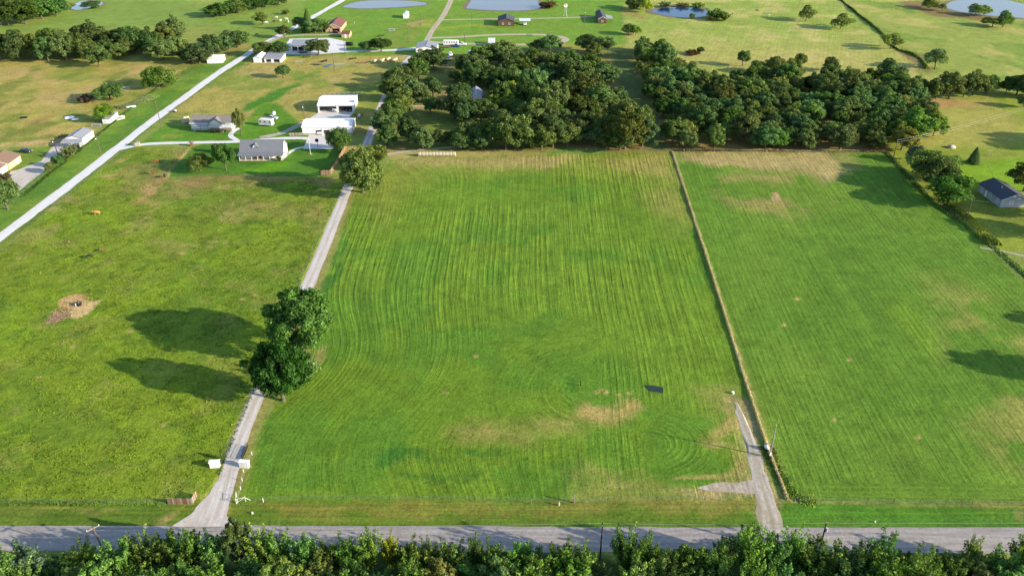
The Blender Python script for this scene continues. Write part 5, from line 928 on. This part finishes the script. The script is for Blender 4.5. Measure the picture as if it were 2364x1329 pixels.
for j, (bx, by, n, lean) in enumerate([(864, 145, 2, 1.2), (879, 145, 4, 2.4), (894, 141, 3, 2.2), (908, 144, 4, 2.2)]):
    for i in range(n): bale(G(bx, by)+Vector((i*.35, i*1.3, 0)), -.25, 'round bale in the %s short row by the lane, %s from its front' % (ORD[j+1], ORD[i+1]), 'short bale rows by the lane')
for i, (bx, by, z) in enumerate([(424, 286, 0), (430, 284.5, 0), (437, 284, 0), (428, 281.5, 0), (435, 279.5, 0), (428, 283.5, 1.3), (434.5, 282.5, 1.3)]): bale(G(bx, by), .5, 'old round bale left of the long house, %s from left %s' % (ORD[[1, 3, 5, 2, 4, 1, 2][i]], 'on top' if z else 'on the ground'), 'bale heap by the long house', z)
# ------------------------------------------------------------------ poles and wires
def pole(label, pb, top_px=None, H=9.0, arm=0, armrz=0, lamp=False, transformer=False, m=None, lean=(0, 0), name='utility_pole'):
    p = pb if isinstance(pb, Vector) else G(*pb); e = empty(name, p, armrz, label, 'pole'); tp = Vector((lean[0], lean[1], H))
    MB().path([(0, 0, -.3), tuple(tp*.5), tuple(tp)], [.17, .14, .11], 8).build('post', m or POLEM, e)
    if arm:
        MB().box(-arm, arm, -.06, .06, H-.55, H-.4).build('crossarm', GWOOD if m is None else m, e, (tp.x, tp.y, 0))
        for x in (-arm+.1, 0, arm-.1): MB().tube((x, 0, H-.4), (x, 0, H-.2), .05, .04, 6).build('insulator', WHITE, e, (tp.x, tp.y, 0))
    else: MB().tube((tp.x, tp.y, H-.02), (tp.x, tp.y, H+.22), .05, .04, 6).build('insulator', WHITE, e)
    if lamp:
        l = MB().tube((0, -.05, H-.9), (0, -1.0, H-.6), .03, .03, 5).build('lamp_arm', CHROME, e); MB().tube((0, -1.0, H-.78), (0, -1.0, H-.5), .2, .14, 8).build('lamp_head', WHITE, l)
    if transformer: MB().tube((.32, 0, H-2.1), (.32, 0, H-1.2), .25, .25, 10).build('transformer', PS, e)
    return p+Matrix.Rotation(armrz, 3, 'Z')@tp
def wire(label, a, b_, sag=.6, r=.018):
    o = empty('power_line', (a+b_)/2*1.0, 0, label, 'wire'); o.location = (a.x, a.y, a.z); pts = []
    for i in range(13):
        f = i/12; q = a.lerp(b_, f)-Vector((0, 0, 4*sag*f*(1-f))); pts.append(tuple(q-a))
    MB().path(pts, [r]*13, 4).build('strand', WIRE, o)
def hpole(px, ytop, yb): p = G(px, yb); return p, zat(ytop, p.y)
A = pole('leaning pole with a slanted white crossarm beside the paved road', (246, 1285), H=zat(1212, G(246, 1285).y), arm=1.1, armrz=.75, lean=(-.5, .15))
Bp, hB = hpole(1385, 1207, 1290); B = pole('dark pole at the paved road in the middle of the hedgerow', Bp, H=hB, arm=.35, armrz=1.4, m=mat('creosote_pole', (.05, .035, .03), .9))
Cp, hC = hpole(1887, 1206, 1286); Cc_ = pole('dark pole with a grey transformer at the paved road', Cp, H=hC, transformer=True, m=MATS['creosote_pole'])
E0 = Vector((-170, A.y, A.z)); E1 = Vector((200, Cc_.y+1, Cc_.z))
names = ['top', 'second', 'third', 'lowest']
for s, (q0, q1) in zip(('far left', 'middle', 'right', 'far right'), ((E0, A), (A, B), (B, Cc_), (Cc_, E1))):
    for k, dz in enumerate((0, -1.0, -2.6)): wire('%s wire over the paved road, %s span' % (names[k], s), q0+Vector((0, .05*k, dz-.02)), q1+Vector((0, .05*k, dz-.02)), .35+.1*k, .02)
p1, h1 = hpole(1777, 981, 1054); pole('slim grey pole with a meter box by the lot track', p1, H=h1, m=GWOOD); mt = empty('meter_box', p1+Vector((-.1, -.35, 0)), 0, 'white meter box at the foot of the slim grey pole', 'meter box'); MB().box(-.18, .18, -.1, .1, .75, 1.45).build('box', WHITE, mt); MB().box(-.06, .06, -.05, .05, -.05, .75).build('stand', CHROME, mt)
q1, hh = hpole(2061, 370, 323); hh = zat(323, G(2061, 370).y); R1 = pole('brown pole at the top corner of the right field', (2061, 370), H=hh, arm=.0); R2 = pole('brown pole on the right boundary beside the blue-grey house', (2230, 511), H=zat(461, G(2230, 511).y))
far_r = Vector((R1.x+70, R1.y+38, 9.5)); wire('upper of two wires crossing the right yard', R1+Vector((0, 0, -.1)), far_r, 1.0, .025); wire('lower of two wires crossing the right yard', R1+Vector((0, 0, -1.0)), far_r+Vector((0, 0, -1.0)), 1.0, .025)
wire('wire along the right field boundary', R1+Vector((0, 0, -.3)), R2+Vector((0, 0, -.1)), .8, .015); wire('wire from the boundary pole towards the right edge', R2+Vector((0, 0, -.2)), R2+Vector((45, -2, -1.5)), .8, .015)
for lab, b0, yt, kw in [('pole with a lamp on the verge beside the left metal barn', (233, 355), 315, dict(lamp=True)), ('dark pole with a lamp in the tan house yard', (135, 363), 322, dict(lamp=True, m=MATS['creosote_pole'])), ('tall pole right of the limestone road below the sheds', (373, 297), 236, {}), ('pole behind the gabled house beside the thin-topped tree', (558, 314), 277, {}),
 ('pole with a round lamp left of the far white garage', (704, 280), 243, dict(lamp=True)), ('thin pole in the tan field below the farm scrap', (772, 163), 122, {}), ('pole by the black fuel tank', (797, 124), 84, {}), ('pole beside the tan shed with the dark red roof', (821, 80), 50, dict(lamp=True)), ('pole in the weedy lot left of the far lane', (943, 100), 62, {}), ('pole on the grass near the small far white shed', (971, 60), 28, {}), ('pole between the two far lanes', (1090, 65), 28, {}), ('pole behind the horse trailer', (1073, 98), 75, {}), ('pole with a lamp on the far lawn left of the lean-to cabin', (1349, 60), 26, dict(lamp=True)), ('pole at the back edge of the middle wood', (1256, 232), 193, dict(lamp=True))]:
    P_ = G(*b0); pole(lab, b0, H=zat(yt, P_.y), **kw)
# ------------------------------------------------------------------ gate, pillars, fences
for lab, px, rz in (('white gate pillar block left of the driveway', 497, .12), ('white gate pillar block right of the driveway beside the iron gate', 565, -.12)):
    e = empty('gate_pillar', G(px, 1077), rz, lab, 'pillar'); MB().box(-.95, .95, -.35, .45, -.1, 1.35).build('block', mat('white_stucco', (.72, .7, .68), .8, var=.1, scale=2), e); MB().box(-1.06, 1.06, -.46, .56, 1.35, 1.5).build('cap', CONC if False else MATS['white_stucco'], e); MB().box(-.4, .4, -.372, -.352, .6, 1.05).build('plaque', MATS['white_stucco'], e)
def iron_gate(label, p, rz, L=4.3):
    e = empty('iron_gate', p, rz, label, 'gate'); n = 15
    MB().tube((0, 0, -.1), (0, 0, 1.6), .06, .06, 8).build('hinge_post', DARK, e); MB().box(.05, L, -.025, .025, .15, .21).build('rail', BLACK, e); MB().box(.05, L, -.025, .025, 1.0, 1.05).build('rail', BLACK, e)
    top = lambda x: 1.3+.75*math.sin(math.pi*x/L)
    MB().path([(x*L/12, 0, top(x*L/12)) for x in range(13)], [.035]*13, 6).build('arched_top', BLACK, e); pan = MB().box(.2, L-.1, -.008, .008, .2, .62).build('panel', BLACK, e)
    for i in range(n+1): x = .06+i*(L-.1)/n; MB().box(x-.02, x+.02, -.02, .02, .21, top(x)).build('picket', BLACK, e)
iron_gate('black arched iron gate swung open beside the right gate pillar', G(557, 1068)+Vector((0, .6, 0)), math.pi/2-.02)
iron_gate('black arched iron gate swung open left of the driveway', G(512, 1066)+Vector((0, .4, 0)), math.pi/2+.55, 1.2)
def board_fence(label, pts, h, m, bw=.28, gap=.03, name='board_fence', rails=True):
    Pw = [G(*p) for p in pts]; e = empty(name, Pw[0], 0, label, 'fence')
    for a, b_ in zip(Pw[:-1], Pw[1:]):
        L = (b_-a).length; rz = math.atan2(b_.y-a.y, b_.x-a.x); n = max(1, int(L/(bw+gap)))
        meshes = [MB().box(-bw/2, bw/2, -.015, .015, -.05, h*k).mesh('board', mm) for k, mm in ((1, m[0]), (.94, m[1]), (1.04, m[-1]))]
        for i in range(n): link('board', random.choice(meshes), e, (a-Pw[0])+(b_-a)*((i+.5)/n), (0, 0, rz+random.gauss(0, .02)))
        for z in (.3*h, .8*h):
            o = MB().box(0, L, .02, .07, z-.05, z+.05).build('rail', WOOD, e, a-Pw[0], (0, 0, rz))
board_fence('short grey and red board fence at the corner of pasture and driveway', [(388, 1163), (445, 1163), (456, 1143)], 1.5, (GWOOD, RWOOD, WOOD))
board_fence('brown board fence between lawn and driveway', [(741, 405), (764, 403), (801, 341)], 1.9, (WOOD, RWOOD, WOOD), .42)
board_fence('low stone-coloured picket fence left of the near garage', [(667, 314), (698, 313)], 1.3, (GWOOD, WOOD, STONE), .3)
POSTM = MB().box(-.06, .06, -.06, .06, -.1, 1.25).mesh('post', POLEM); TPOST = MB().box(-.025, .025, -.025, .025, -.1, 1.2).mesh('post', DARK); WPOST = MB().box(-.04, .04, -.04, .04, -.1, .9).mesh('post', WHITE); PPOST = MB().tube((0, 0, -.1), (0, 0, 1.35), .045, .045, 8).mesh('post', WHITE)
def wire_fence(label, pts, step=5.0, pm=None, name='wire_fence', wr=.008, rails=(.45, .8, 1.1)):
    Pw = [G(*p) for p in pts]; e = empty(name, Pw[0], 0, label, 'fence'); b = MB()
    for a, b_ in zip(Pw[:-1], Pw[1:]):
        n = max(1, round((b_-a).length/step))
        for i in range(n): link('post', pm or POSTM, e, (a-Pw[0])+(b_-a)*(i/n), (0, 0, random.random()))
        for z in rails: b.tube(a-Pw[0]+Vector((0, 0, z)), b_-Pw[0]+Vector((0, 0, z)), wr, wr, 3, False)
    link('post', pm or POSTM, e, Pw[-1]-Pw[0]); b.build('wires', WIRE, e)
wire_fence('wire fence hidden in straw grass between the two mown fields', [(1551, 349), (1600, 500), (1660, 685), (1735, 925), (1800, 1105), (1820, 1155)], 6, TPOST)
wire_fence('wire fence between the right field and the paved road', [(1822, 1158), (2364, 1167), (2560, 1172)], 5, TPOST); wire_fence('wire fence between the left pasture and the paved road', [(-120, 1161), (386, 1162)], 4, TPOST)
wire_fence('white-posted fence between driveway and middle field', [(582, 1050), (572, 1070), (563, 1090), (556, 1130), (549, 1160)], 2.6, WPOST); wire_fence('wire fence between middle field and paved road', [(553, 1160), (700, 1152), (1000, 1154), (1290, 1160), (1740, 1150)], 9, TPOST)
wire_fence('wire fence on the pasture side of the driveway', [(505, 1092), (560, 958), (640, 762), (745, 532), (790, 428)], 5, TPOST); wire_fence('fence along the bottom of the house lawn', [(386, 410), (560, 407), (741, 407)], 4.5, TPOST); wire_fence('fence between the horses and the house lawn', [(386, 408), (432, 346)], 3.5)
wire_fence('fence along the verge of the limestone road', [(20, 480), (130, 380), (250, 292), (345, 214), (440, 156)], 4); wire_fence('fence along the pasture side of the limestone road', [(-60, 640), (0, 585), (150, 460), (300, 342)], 6, TPOST)
wire_fence('wire fence on the boundary of the right field and yard', [(2042, 352), (2140, 452), (2230, 520), (2290, 575), (2364, 640)], 5); wire_fence('pale-posted fence along the top of the middle field', [(1120, 352), (1260, 352), (1400, 350), (1545, 348)], 4)
wire_fence('fence across the lots left of the far lane', [(850, 112), (930, 60), (960, 44)], 6); wire_fence('fence across the far right fields', [(1935, -3), (2040, 82), (2130, 140)], 7); wire_fence('fence beyond the far right yard', [(2280, 235), (2364, 290)], 6, TPOST)
wire_fence('fence on the belt side of the far cabin lawn', [(1432, 20), (1440, 60), (1446, 78)], 5)
wire_fence('black fence behind the far garage', [(745, 224), (800, 221), (832, 219), (834, 228)], 2.2, MB().box(-.06, .06, -.06, .06, -.1, 1.8).mesh('post', BLACK), wr=.09, rails=(.3, .7, 1.1, 1.5))
e = empty('corner_brace', G(546, 1162), .3, 'white pipe corner brace right of the driveway mouth', 'fence')
for x, y in ((0, 0), (1.7, .1), (.1, 1.8)): link('post', PPOST, e, (x, y, 0))
for a, c in (((0, 0, 1.1), (1.7, .1, 1.1)), ((0, 0, 1.1), (.1, 1.8, 1.1)), ((0, 0, .2), (1.7, .1, 1.1)), ((1.7, .1, 1.0), (2.6, .2, 0))): MB().tube(a, c, .035, .035, 6).build('rail', WHITE, e)
def marker(label, px, py, h, r, m, cap=None):
    e = empty('marker_post', G(px, py), 0, label, 'post'); MB().box(-r, r, -r, r, -.1, h).build('shaft', m, e); MB().box(-r-.015, r+.015, -r-.015, r+.015, h, h+.06).build('cap', cap or m, e)
marker('grey wooden post by the bottom edge of the middle field', 1326, 1160, 1.9, .1, GWOOD); marker('short white marker with orange top left of the grey post', 1291, 1166, .95, .1, WHITE, mat('orange_cap', (.6, .16, .03), .6)); marker('thin pale stake left of the white marker', 1227, 1163, 1.2, .05, GWOOD); marker('small white stake near the driveway mouth', 608, 1158, .9, .05, WHITE); marker('tiny white marker in the verge beside the driveway', 583, 1185, .35, .12, WHITE); marker('black post standing alone in the mown middle field', 1340, 890, 1.3, .09, BLACK)
marker('white survey stake beside the lot track corner', 2020, 1205, .3, .08, WHITE)
e = empty('shadow_sheet', G(1509, 899), 0, 'dark green sheet standing in for a shadow on the mown middle field', 'shadow_sheet'); c = e.location; MB().prism([tuple(G(*q)-c) for q in ((1487, 889), (1504, 889), (1531, 894), (1531, 907), (1498, 902))], (0, 0, .06)).build('sheet', mat('shadow_sheet_dark', (.012, .03, .025), .8, var=.2, scale=1), e)  # flat dark sheet standing in for a shadow that nothing here casts
e = empty('bucket', G(1692, 908), 0, 'white bucket at the top end of the lot track', 'bucket'); MB().tube((0, 0, -.02), (0, 0, .45), .26, .32, 12).build('tub', WHITE, e); MB().tube((0, 0, .45), (0, 0, .5), .34, .34, 12).build('lid', WHITE, e)
e = empty('feeder', G(182, 704), 0, 'black and white feeder on the bare hay ground in the pasture', 'feeder'); MB().tube((0, 0, -.05), (0, 0, .7), .75, .85, 12).build('tub', BLACK, e); MB().tube((0, 0, .7), (0, 0, 1.5), .5, .1, 10).build('hood', BLACK, e); MB().box(-.5, -.2, -.8, -.7, .2, .9).build('bracket', WHITE, e)
for lab, px, py in (('stone gate pier at the farm lane entrance', 318, 337), ('red brick pier beside the farm lane', 443, 337)):
    e = empty('gate_pier', G(px, py), .2, lab, 'pillar'); MB().box(-.9 if px < 400 else -.5, .9 if px < 400 else .5, -.5, .5, -.1, 1.6).build('block', STONE if px < 400 else RWOOD, e); MB().prism([(-1.0, -.6, 1.6), (1.0, -.6, 1.6), (0, -.6, 2.1)], (0, 1.2, 0)).build('cap', SHINGLE, e)
e = empty('basketball_hoop', G(734, 341), 0, 'black basketball hoop on the concrete pad', 'basketball hoop'); MB().tube((0, 0, 0), (0, 0, 3.1), .08, .07, 8).build('post', BLACK, e); MB().tube((0, -.5, 3.2), (0, -.56, 3.2), .75, .75, 14).build('backboard', BLACK, e); MB().box(-.04, .04, -.5, 0, 3.0, 3.08).build('arm', BLACK, e); MB().loft([[(math.cos(i*.524)*r, -.85+math.sin(i*.524)*r, z) for i in range(12)] for r, z in ((.24, 3.02), (.24, 3.06), (.21, 3.06), (.21, 3.02))], False).build('rim', RUST, e)
P_ = G(717, 356); e = empty('flag_pole', P_, 0, 'pale flag pole on the lawn right of the gabled house', 'flag pole'); hh = zat(318, P_.y); MB().tube((0, 0, -.1), (0, 0, hh), .07, .05, 8).build('post', WHITE, e); MB().prism([(0, 0, hh-.3), (-.25, .1, hh-1.7), (-.05, .12, hh-1.8), (.05, 0, hh-1.4)], (0, .03, 0)).build('flag', PR, e); MB().tube((0, 0, -.02), (0, 0, .12), .7, .65, 12).build('base', DIRTM, e)
P_ = G(1305, 38); e = empty('windmill', P_, 0, 'small metal windmill on the far lawn', 'windmill'); hh = zat(13, P_.y)
for sx_, sy_ in ((-1, -1), (1, -1), (1, 1), (-1, 1)): MB().tube((sx_, sy_, -.1), (sx_*.12, sy_*.12, hh), .06, .04, 5).build('leg', CHROME, e)
for f in (.25, .5, .75):
    k = 1-.88*f
    for a, c in (((-k, -k), (k, -k)), ((k, -k), (k, k)), ((k, k), (-k, k)), ((-k, k), (-k, -k))): MB().tube((*a, hh*f), (*c, hh*f), .035, .035, 4).build('brace', CHROME, e)
wh_ = MB().tube((0, -.35, hh), (0, .4, hh), .1, .1, 8).build('hub', CHROME, e)
for i in range(14):
    an = i*2*math.pi/14; c_, s_ = math.cos(an), math.sin(an); MB().prism([(c_*.3-s_*.06, -.3, hh+s_*.3+c_*.06), (c_*1.3-s_*.2, -.25, hh+s_*1.3+c_*.2), (c_*1.3+s_*.2, -.35, hh+s_*1.3-c_*.2), (c_*.3+s_*.06, -.32, hh+s_*.3-c_*.06)], (0, .02, 0)).build('blade', WHITE, wh_)
MB().box(-.02, .02, .4, 1.7, hh-.35, hh+.35).build('tail_vane', WHITE, e)
e = empty('pool', G(2208, 402), .4, 'small blue-covered round pool behind the tree clump', 'pool'); MB().tube((0, 0, -.05), (0, 0, 1.1), 1.5, 1.5, 18).build('wall', WHITE, e); MB().tube((0, 0, 1.1), (0, 0, 1.14), 1.56, 1.5, 18).build('cover', mat('blue_cover', (.03, .2, .6), .5), e)
e = empty('boulder', G(2196, 341), .3, 'grey-brown covered heap on the right yard', 'boulder'); MB().loft([[(math.cos(i*.628)*r*1.25*(1+.14*math.sin(i*2.3)), math.sin(i*.628)*r*(1+.1*math.cos(i*3.1)), z) for i in range(10)] for r, z in ((1.4, -.1), (1.3, .5), (.9, .95), (.3, 1.15))]).build('heap', STONE, e, smooth=True)
e = empty('swing_frame', G(2285, 360), .3, 'pale wooden swing frame on the right yard', 'swing')
for s in (-1, 1):
    for k in (-.6, .6): MB().tube((s*1.2, k, -.05), (s*1.0, 0, 2.2), .05, .05, 6).build('leg', GWOOD, e)
MB().tube((-1.1, 0, 2.2), (1.1, 0, 2.2), .06, .06, 6).build('beam', GWOOD, e); MB().box(-.6, .6, -.2, .2, .5, .56).build('seat', WOOD, e)
for s in (-.55, .55): MB().tube((s, 0, .5), (s, 0, 2.2), .015, .015, 4).build('chain', CHROME, e)
# ------------------------------------------------------------------ farm scrap
def implement(label, px, py, rz, m, kind):
    e = empty('farm_implement', G(px, py), rz, label, 'implement')
    if kind == 'flatbed':
        MB().box(-1.1, 1.1, -2.6, 2.6, .6, .72).build('bed', m, e); MB().box(-.08, .08, -4, -2.6, .55, .68).build('tongue', DARK, e); wheels(e, [(s*1.05, y) for s in (-1, 1) for y in (.2, 1.0)], .34)
        for i in range(8): MB().box(-1.08, 1.08, -2.55+i*.64, -2.0+i*.64, .725, .76).build('plank', WOOD, e)
    elif kind == 'rake':
        MB().tube((-2, 0, .7), (2, .6, .7), .09, .09, 6).build('beam', m, e); wheels(e, [(-1.6, .1), (1.6, .5)], .4, .2)
        for i in range(7): x = -1.8+i*.6; MB().tube((x-.02, i*.09-.35, .48), (x+.02, i*.09-.35, .48), .5, .5, 10).build('disc', RUST, e)
        MB().box(-.07, .07, -2.4, 0, .6, .72).build('tongue', DARK, e)
    elif kind == 'pipes':
        for i in range(6): MB().tube((-3, i*.3-.8, .12+.02*(i % 2)), (3, i*.28-.7, .12), .1, .1, 7).build('pipe', m, e)
    elif kind == 'panels':
        for i in range(4):
            y = i*.5; MB().box(-1.8, 1.8, y, y+.06, .05+.02*i, .12+.02*i).build('panel', m, e); MB().box(-1.8, -1.7, y, y+.06, .1, 1.2).build('upright', m, e); MB().box(1.7, 1.8, y, y+.06, .1, 1.2).build('upright', m, e); MB().box(-1.7, 1.7, y, y+.06, 1.1, 1.18).build('rail', m, e)
    return e
for lab, px, py, rz, m, kd in [('flat hay trailer with grey deck left of the hay bales', 735, 150, 1.4, GALV, 'flatbed'), ('rusty disc implement beside the grey flat trailer', 748, 143, .6, RUST, 'rake'), ('green-grey gate panels stacked in the tan field', 690, 148, .2, mat('green_panel', (.2, .28, .22), .7), 'panels'), ('blue pipes lying in the tan field', 757, 152, 1.2, PB, 'pipes'), ('pile of pale pipes right of the blue ones', 782, 149, .1, GALV, 'pipes'), ('rusty pipes in front of the bale rows', 835, 146, .1, RUST, 'pipes'), ('rusty rake left of the bale rows', 815, 137, .3, RUST, 'rake'), ('rusty rake on the grass above the farm scrap', 708, 133, .1, RUST, 'rake'), ('rusty frame on the weedy lot near the far lane', 880, 84, .2, RUST, 'rake'), ('pale scrap panels on the weedy lot near the far lane', 905, 72, .3, GALV, 'panels'), ('dark disc harrow above the left metal barn', 146, 317, .2, DARK, 'rake'), ('white panels leaning beside the small white shed', 280, 276, .9, WMETAL, 'panels'), ('pale cattle panels behind the small white shed', 222, 294, .2, GALV, 'panels'), ('grey mesh pen in the dry pasture beside the round tree', 290, 208, .2, GALV, 'panels'), ('dark implement in the shade of the middle wood lane', 828, 268, .2, RUST, 'rake'), ('rusty trailer inside the grey-roofed barn yard', 700, 123, 1.5, RUST, 'flatbed'), ('wooden flatbed on the far gravel loop', 1030, 110, 1.5, RUST, 'flatbed'), ('green bench-like frame inside the far gravel loop', 1222, 85, .1, mat('green_paint', (.05, .16, .06), .6), 'panels')]: implement(lab, px, py, rz, m, kd)
e = empty('sheet_pile', G(160, 272), .5, 'crumpled white sheeting lying in the dry pasture', 'sheeting'); MB().loft([[(math.cos(i*.628)*r*2.2*(1+.25*math.sin(i*2.1)), math.sin(i*.628)*r*1.6, z) for i in range(10)] for r, z in ((1.0, -.03), (.85, .35), (.5, .6), (.15, .65))]).build('sheet', WHITE, e); MB().loft([[(2.0+math.cos(i*.628)*r*1.6, -3.6+math.sin(i*.628)*r*(1+.2*math.cos(i*2)), z) for i in range(10)] for r, z in ((1.0, -.03), (.8, .3), (.3, .42))]).build('sheet', WHITE, e)
e = empty('trough', G(55, 273), .2, 'dark water trough in the dry pasture', 'trough'); MB().loft([[(x*f, y*f, z) for x, y in ((-1.4, -.5), (1.4, -.5), (1.4, .5), (-1.4, .5))] for f, z in ((.92, -.05), (1, .6), (.93, .6), (.88, .15))]).build('basin', DARK, e)
e = empty('teal_boat', G(302, 248), .5, 'pale teal upturned boat in the garden', 'boat'); MB().loft([[(x, y*f, z*f+.02) for y, z in ((-.7, 0), (-.5, .45), (0, .6), (.5, .45), (.7, 0))] for x, f in ((-2.2, .25), (-1.2, .85), (.8, 1), (2.2, .9))]).build('hull', mat('teal_paint', (.35, .6, .58), .5), e); MB().box(-1.9, 2.1, -.03, .03, .53, .66).build('keel', WHITE, e)
# ------------------------------------------------------------------ cattle and horses: one skinned body each
def animal_mesh(name, horse=False, graze=False):
    v = []; ed = []; r = []
    def add(p, rad, par=None):
        v.append(p); r.append(rad); i = len(v)-1
        if par is not None: ed.append((par, i))
        return i
    bh = 1.2 if horse else 1.05
    kb = 1.0 if horse else 1.22; pel = add((0, .62, bh+.04), (.27*kb, .3*kb)); mid_ = add((0, .1, bh-.02), (.3*kb, .36*kb), pel); sh = add((0, -.5, bh+.02), (.26*kb, .36*kb), mid_)
    if graze: nk = add((0, -.95, bh-.22), (.13, .2), sh); hd = add((0, -1.3, bh-.62), (.12, .15), nk); mz = add((0, -1.45, bh-.9), (.085, .09), hd)
    else: nk = add((0, -.85, bh+(.42 if horse else .1)), (.15, .22), sh); hd = add((0, -1.12, bh+(.72 if horse else .14)), (.13, .16), nk); mz = add((0, -1.42, bh+(.5 if horse else -.08)), (.095, .1), hd)
    for s in (-1, 1): add((s*.16, hd and v[hd][1]+.05, v[hd][2]+.16), (.03, .05), hd)
    for s in (-1, 1):
        e_ = add((s*.17, -.56, bh-.34), (.1, .12), sh); k = add((s*.17, -.54, .48), (.065, .07), e_); f = add((s*.17, -.56, .16), (.05, .05), k); add((s*.17, -.6, 0.0), (.06, .07), f)
        t_ = add((s*.18, .62, bh-.36), (.12, .16), pel); kn = add((s*.18, .48, bh*.58), (.1, .11), t_); ho = add((s*.18, .72, .46), (.06, .065), kn); f = add((s*.18, .66, .15), (.05, .05), ho); add((s*.18, .62, 0.0), (.06, .07), f)
    t1 = add((0, .9, bh), (.05, .05), pel); add((0, .95, bh-.55), (.035, .05), t1)
    me = bpy.data.meshes.new(name); me.from_pydata(v, ed, []); o = bpy.data.objects.new(name, me); COL.objects.link(o); md = o.modifiers.new('skin', 'SKIN'); md.use_smooth_shade = True
    for i, q in enumerate(me.skin_vertices[0].data): q.radius = r[i]; q.use_root = (i == 0)
    ss = o.modifiers.new('sub', 'SUBSURF'); ss.levels = 1; ss.render_levels = 1
    dg = bpy.context.evaluated_depsgraph_get(); m2 = bpy.data.meshes.new_from_object(o.evaluated_get(dg)); bpy.data.objects.remove(o); m2.name = name; m2.materials.clear(); return m2
AM = {(h, g): animal_mesh('body', h, g) for h in (0, 1) for g in (0, 1)}
def animal(label, px, py, rz, m, horse=0, graze=0, s=1.0, group=None):
    e = empty('horse' if horse else 'cow', G(px, py), rz, label, 'horse' if horse else 'cow', group); me = AM[(horse, graze)].copy(); me.materials.append(m); e.scale = (s, s, s); link('body', me, e)
    h = MB()
    if horse: h.prism([(-.03, -.55, 1.45), (-.03, -.8, 1.75), (-.03, -1.05, 2.0), (-.03, -.95, 2.02), (-.03, -.6, 1.72)] if not graze else [(-.03, -.55, 1.38), (-.03, -.9, 1.2), (-.03, -1.2, .85), (-.03, -1.1, 1.0), (-.03, -.7, 1.42)], (.06, 0, 0)); h.build('mane', BLACK, e)
    else:
        zz = 1.32 if not graze else .6; yy_ = -1.12 if not graze else -1.28
        for s_ in (-1, 1): MB().tube((s_*.1, yy_, zz), (s_*.28, yy_-.05, zz+.14), .03, .012, 5).build('horn', WHITE, e)
TANC = mat('tan_hide', (.42, .2, .07), .85, var=.15, scale=2); BLKC = mat('black_hide', (.02, .018, .016), .8); BRNC = mat('brown_hide', (.13, .05, .025), .8, var=.2, scale=2); REDC = mat('red_hide', (.2, .06, .025), .8, var=.2, scale=2); WHC = mat('white_hide', (.6, .57, .5), .85)
animal('tan cow standing in the left pasture', 225, 496, -1.4, TANC, s=1.15); animal('black cow grazing lowest in the left pasture', 208, 595, -1.1, BLKC, 0, 1); animal('dark brown calf near the black cow', 238, 580, -.3, BRNC, 0, 0, .8); animal('brown horse at the worn corner of the lawn fence', 354, 403, .3, BRNC, 1, 0); animal('dark grey horse beside the brown one at the fence corner', 381, 411, .2, BLKC, 1, 0); animal('chestnut horse in the tree shadow near the lawn fence', 361, 377, -1.3, REDC, 1, 1)
for i, (px, py, m, gz) in enumerate([(638, 43, WHC, 1), (614, 55, WHC, 1), (633, 53, BRNC, 0), (662, 47, WHC, 0), (666, 53, WHC, 1), (594, 83, BRNC, 1), (648, 50, WHC, 1)]): animal(('white' if m is WHC else 'brown')+' cow in the far upper left field, %s from the left' % ORD[[4, 2, 3, 6, 7, 1, 5][i]], px, py, random.random()*6, m, 0, gz, 1.1, 'cattle in the far upper left field')
animal('white cow far off on the hay field near the heart-shaped tree', 1773, 38, 1.2, WHC, 0, 1); animal('dark cow far off on the hay field right of the blue pond', 1747, 27, 1.5, BLKC, 0, 1)
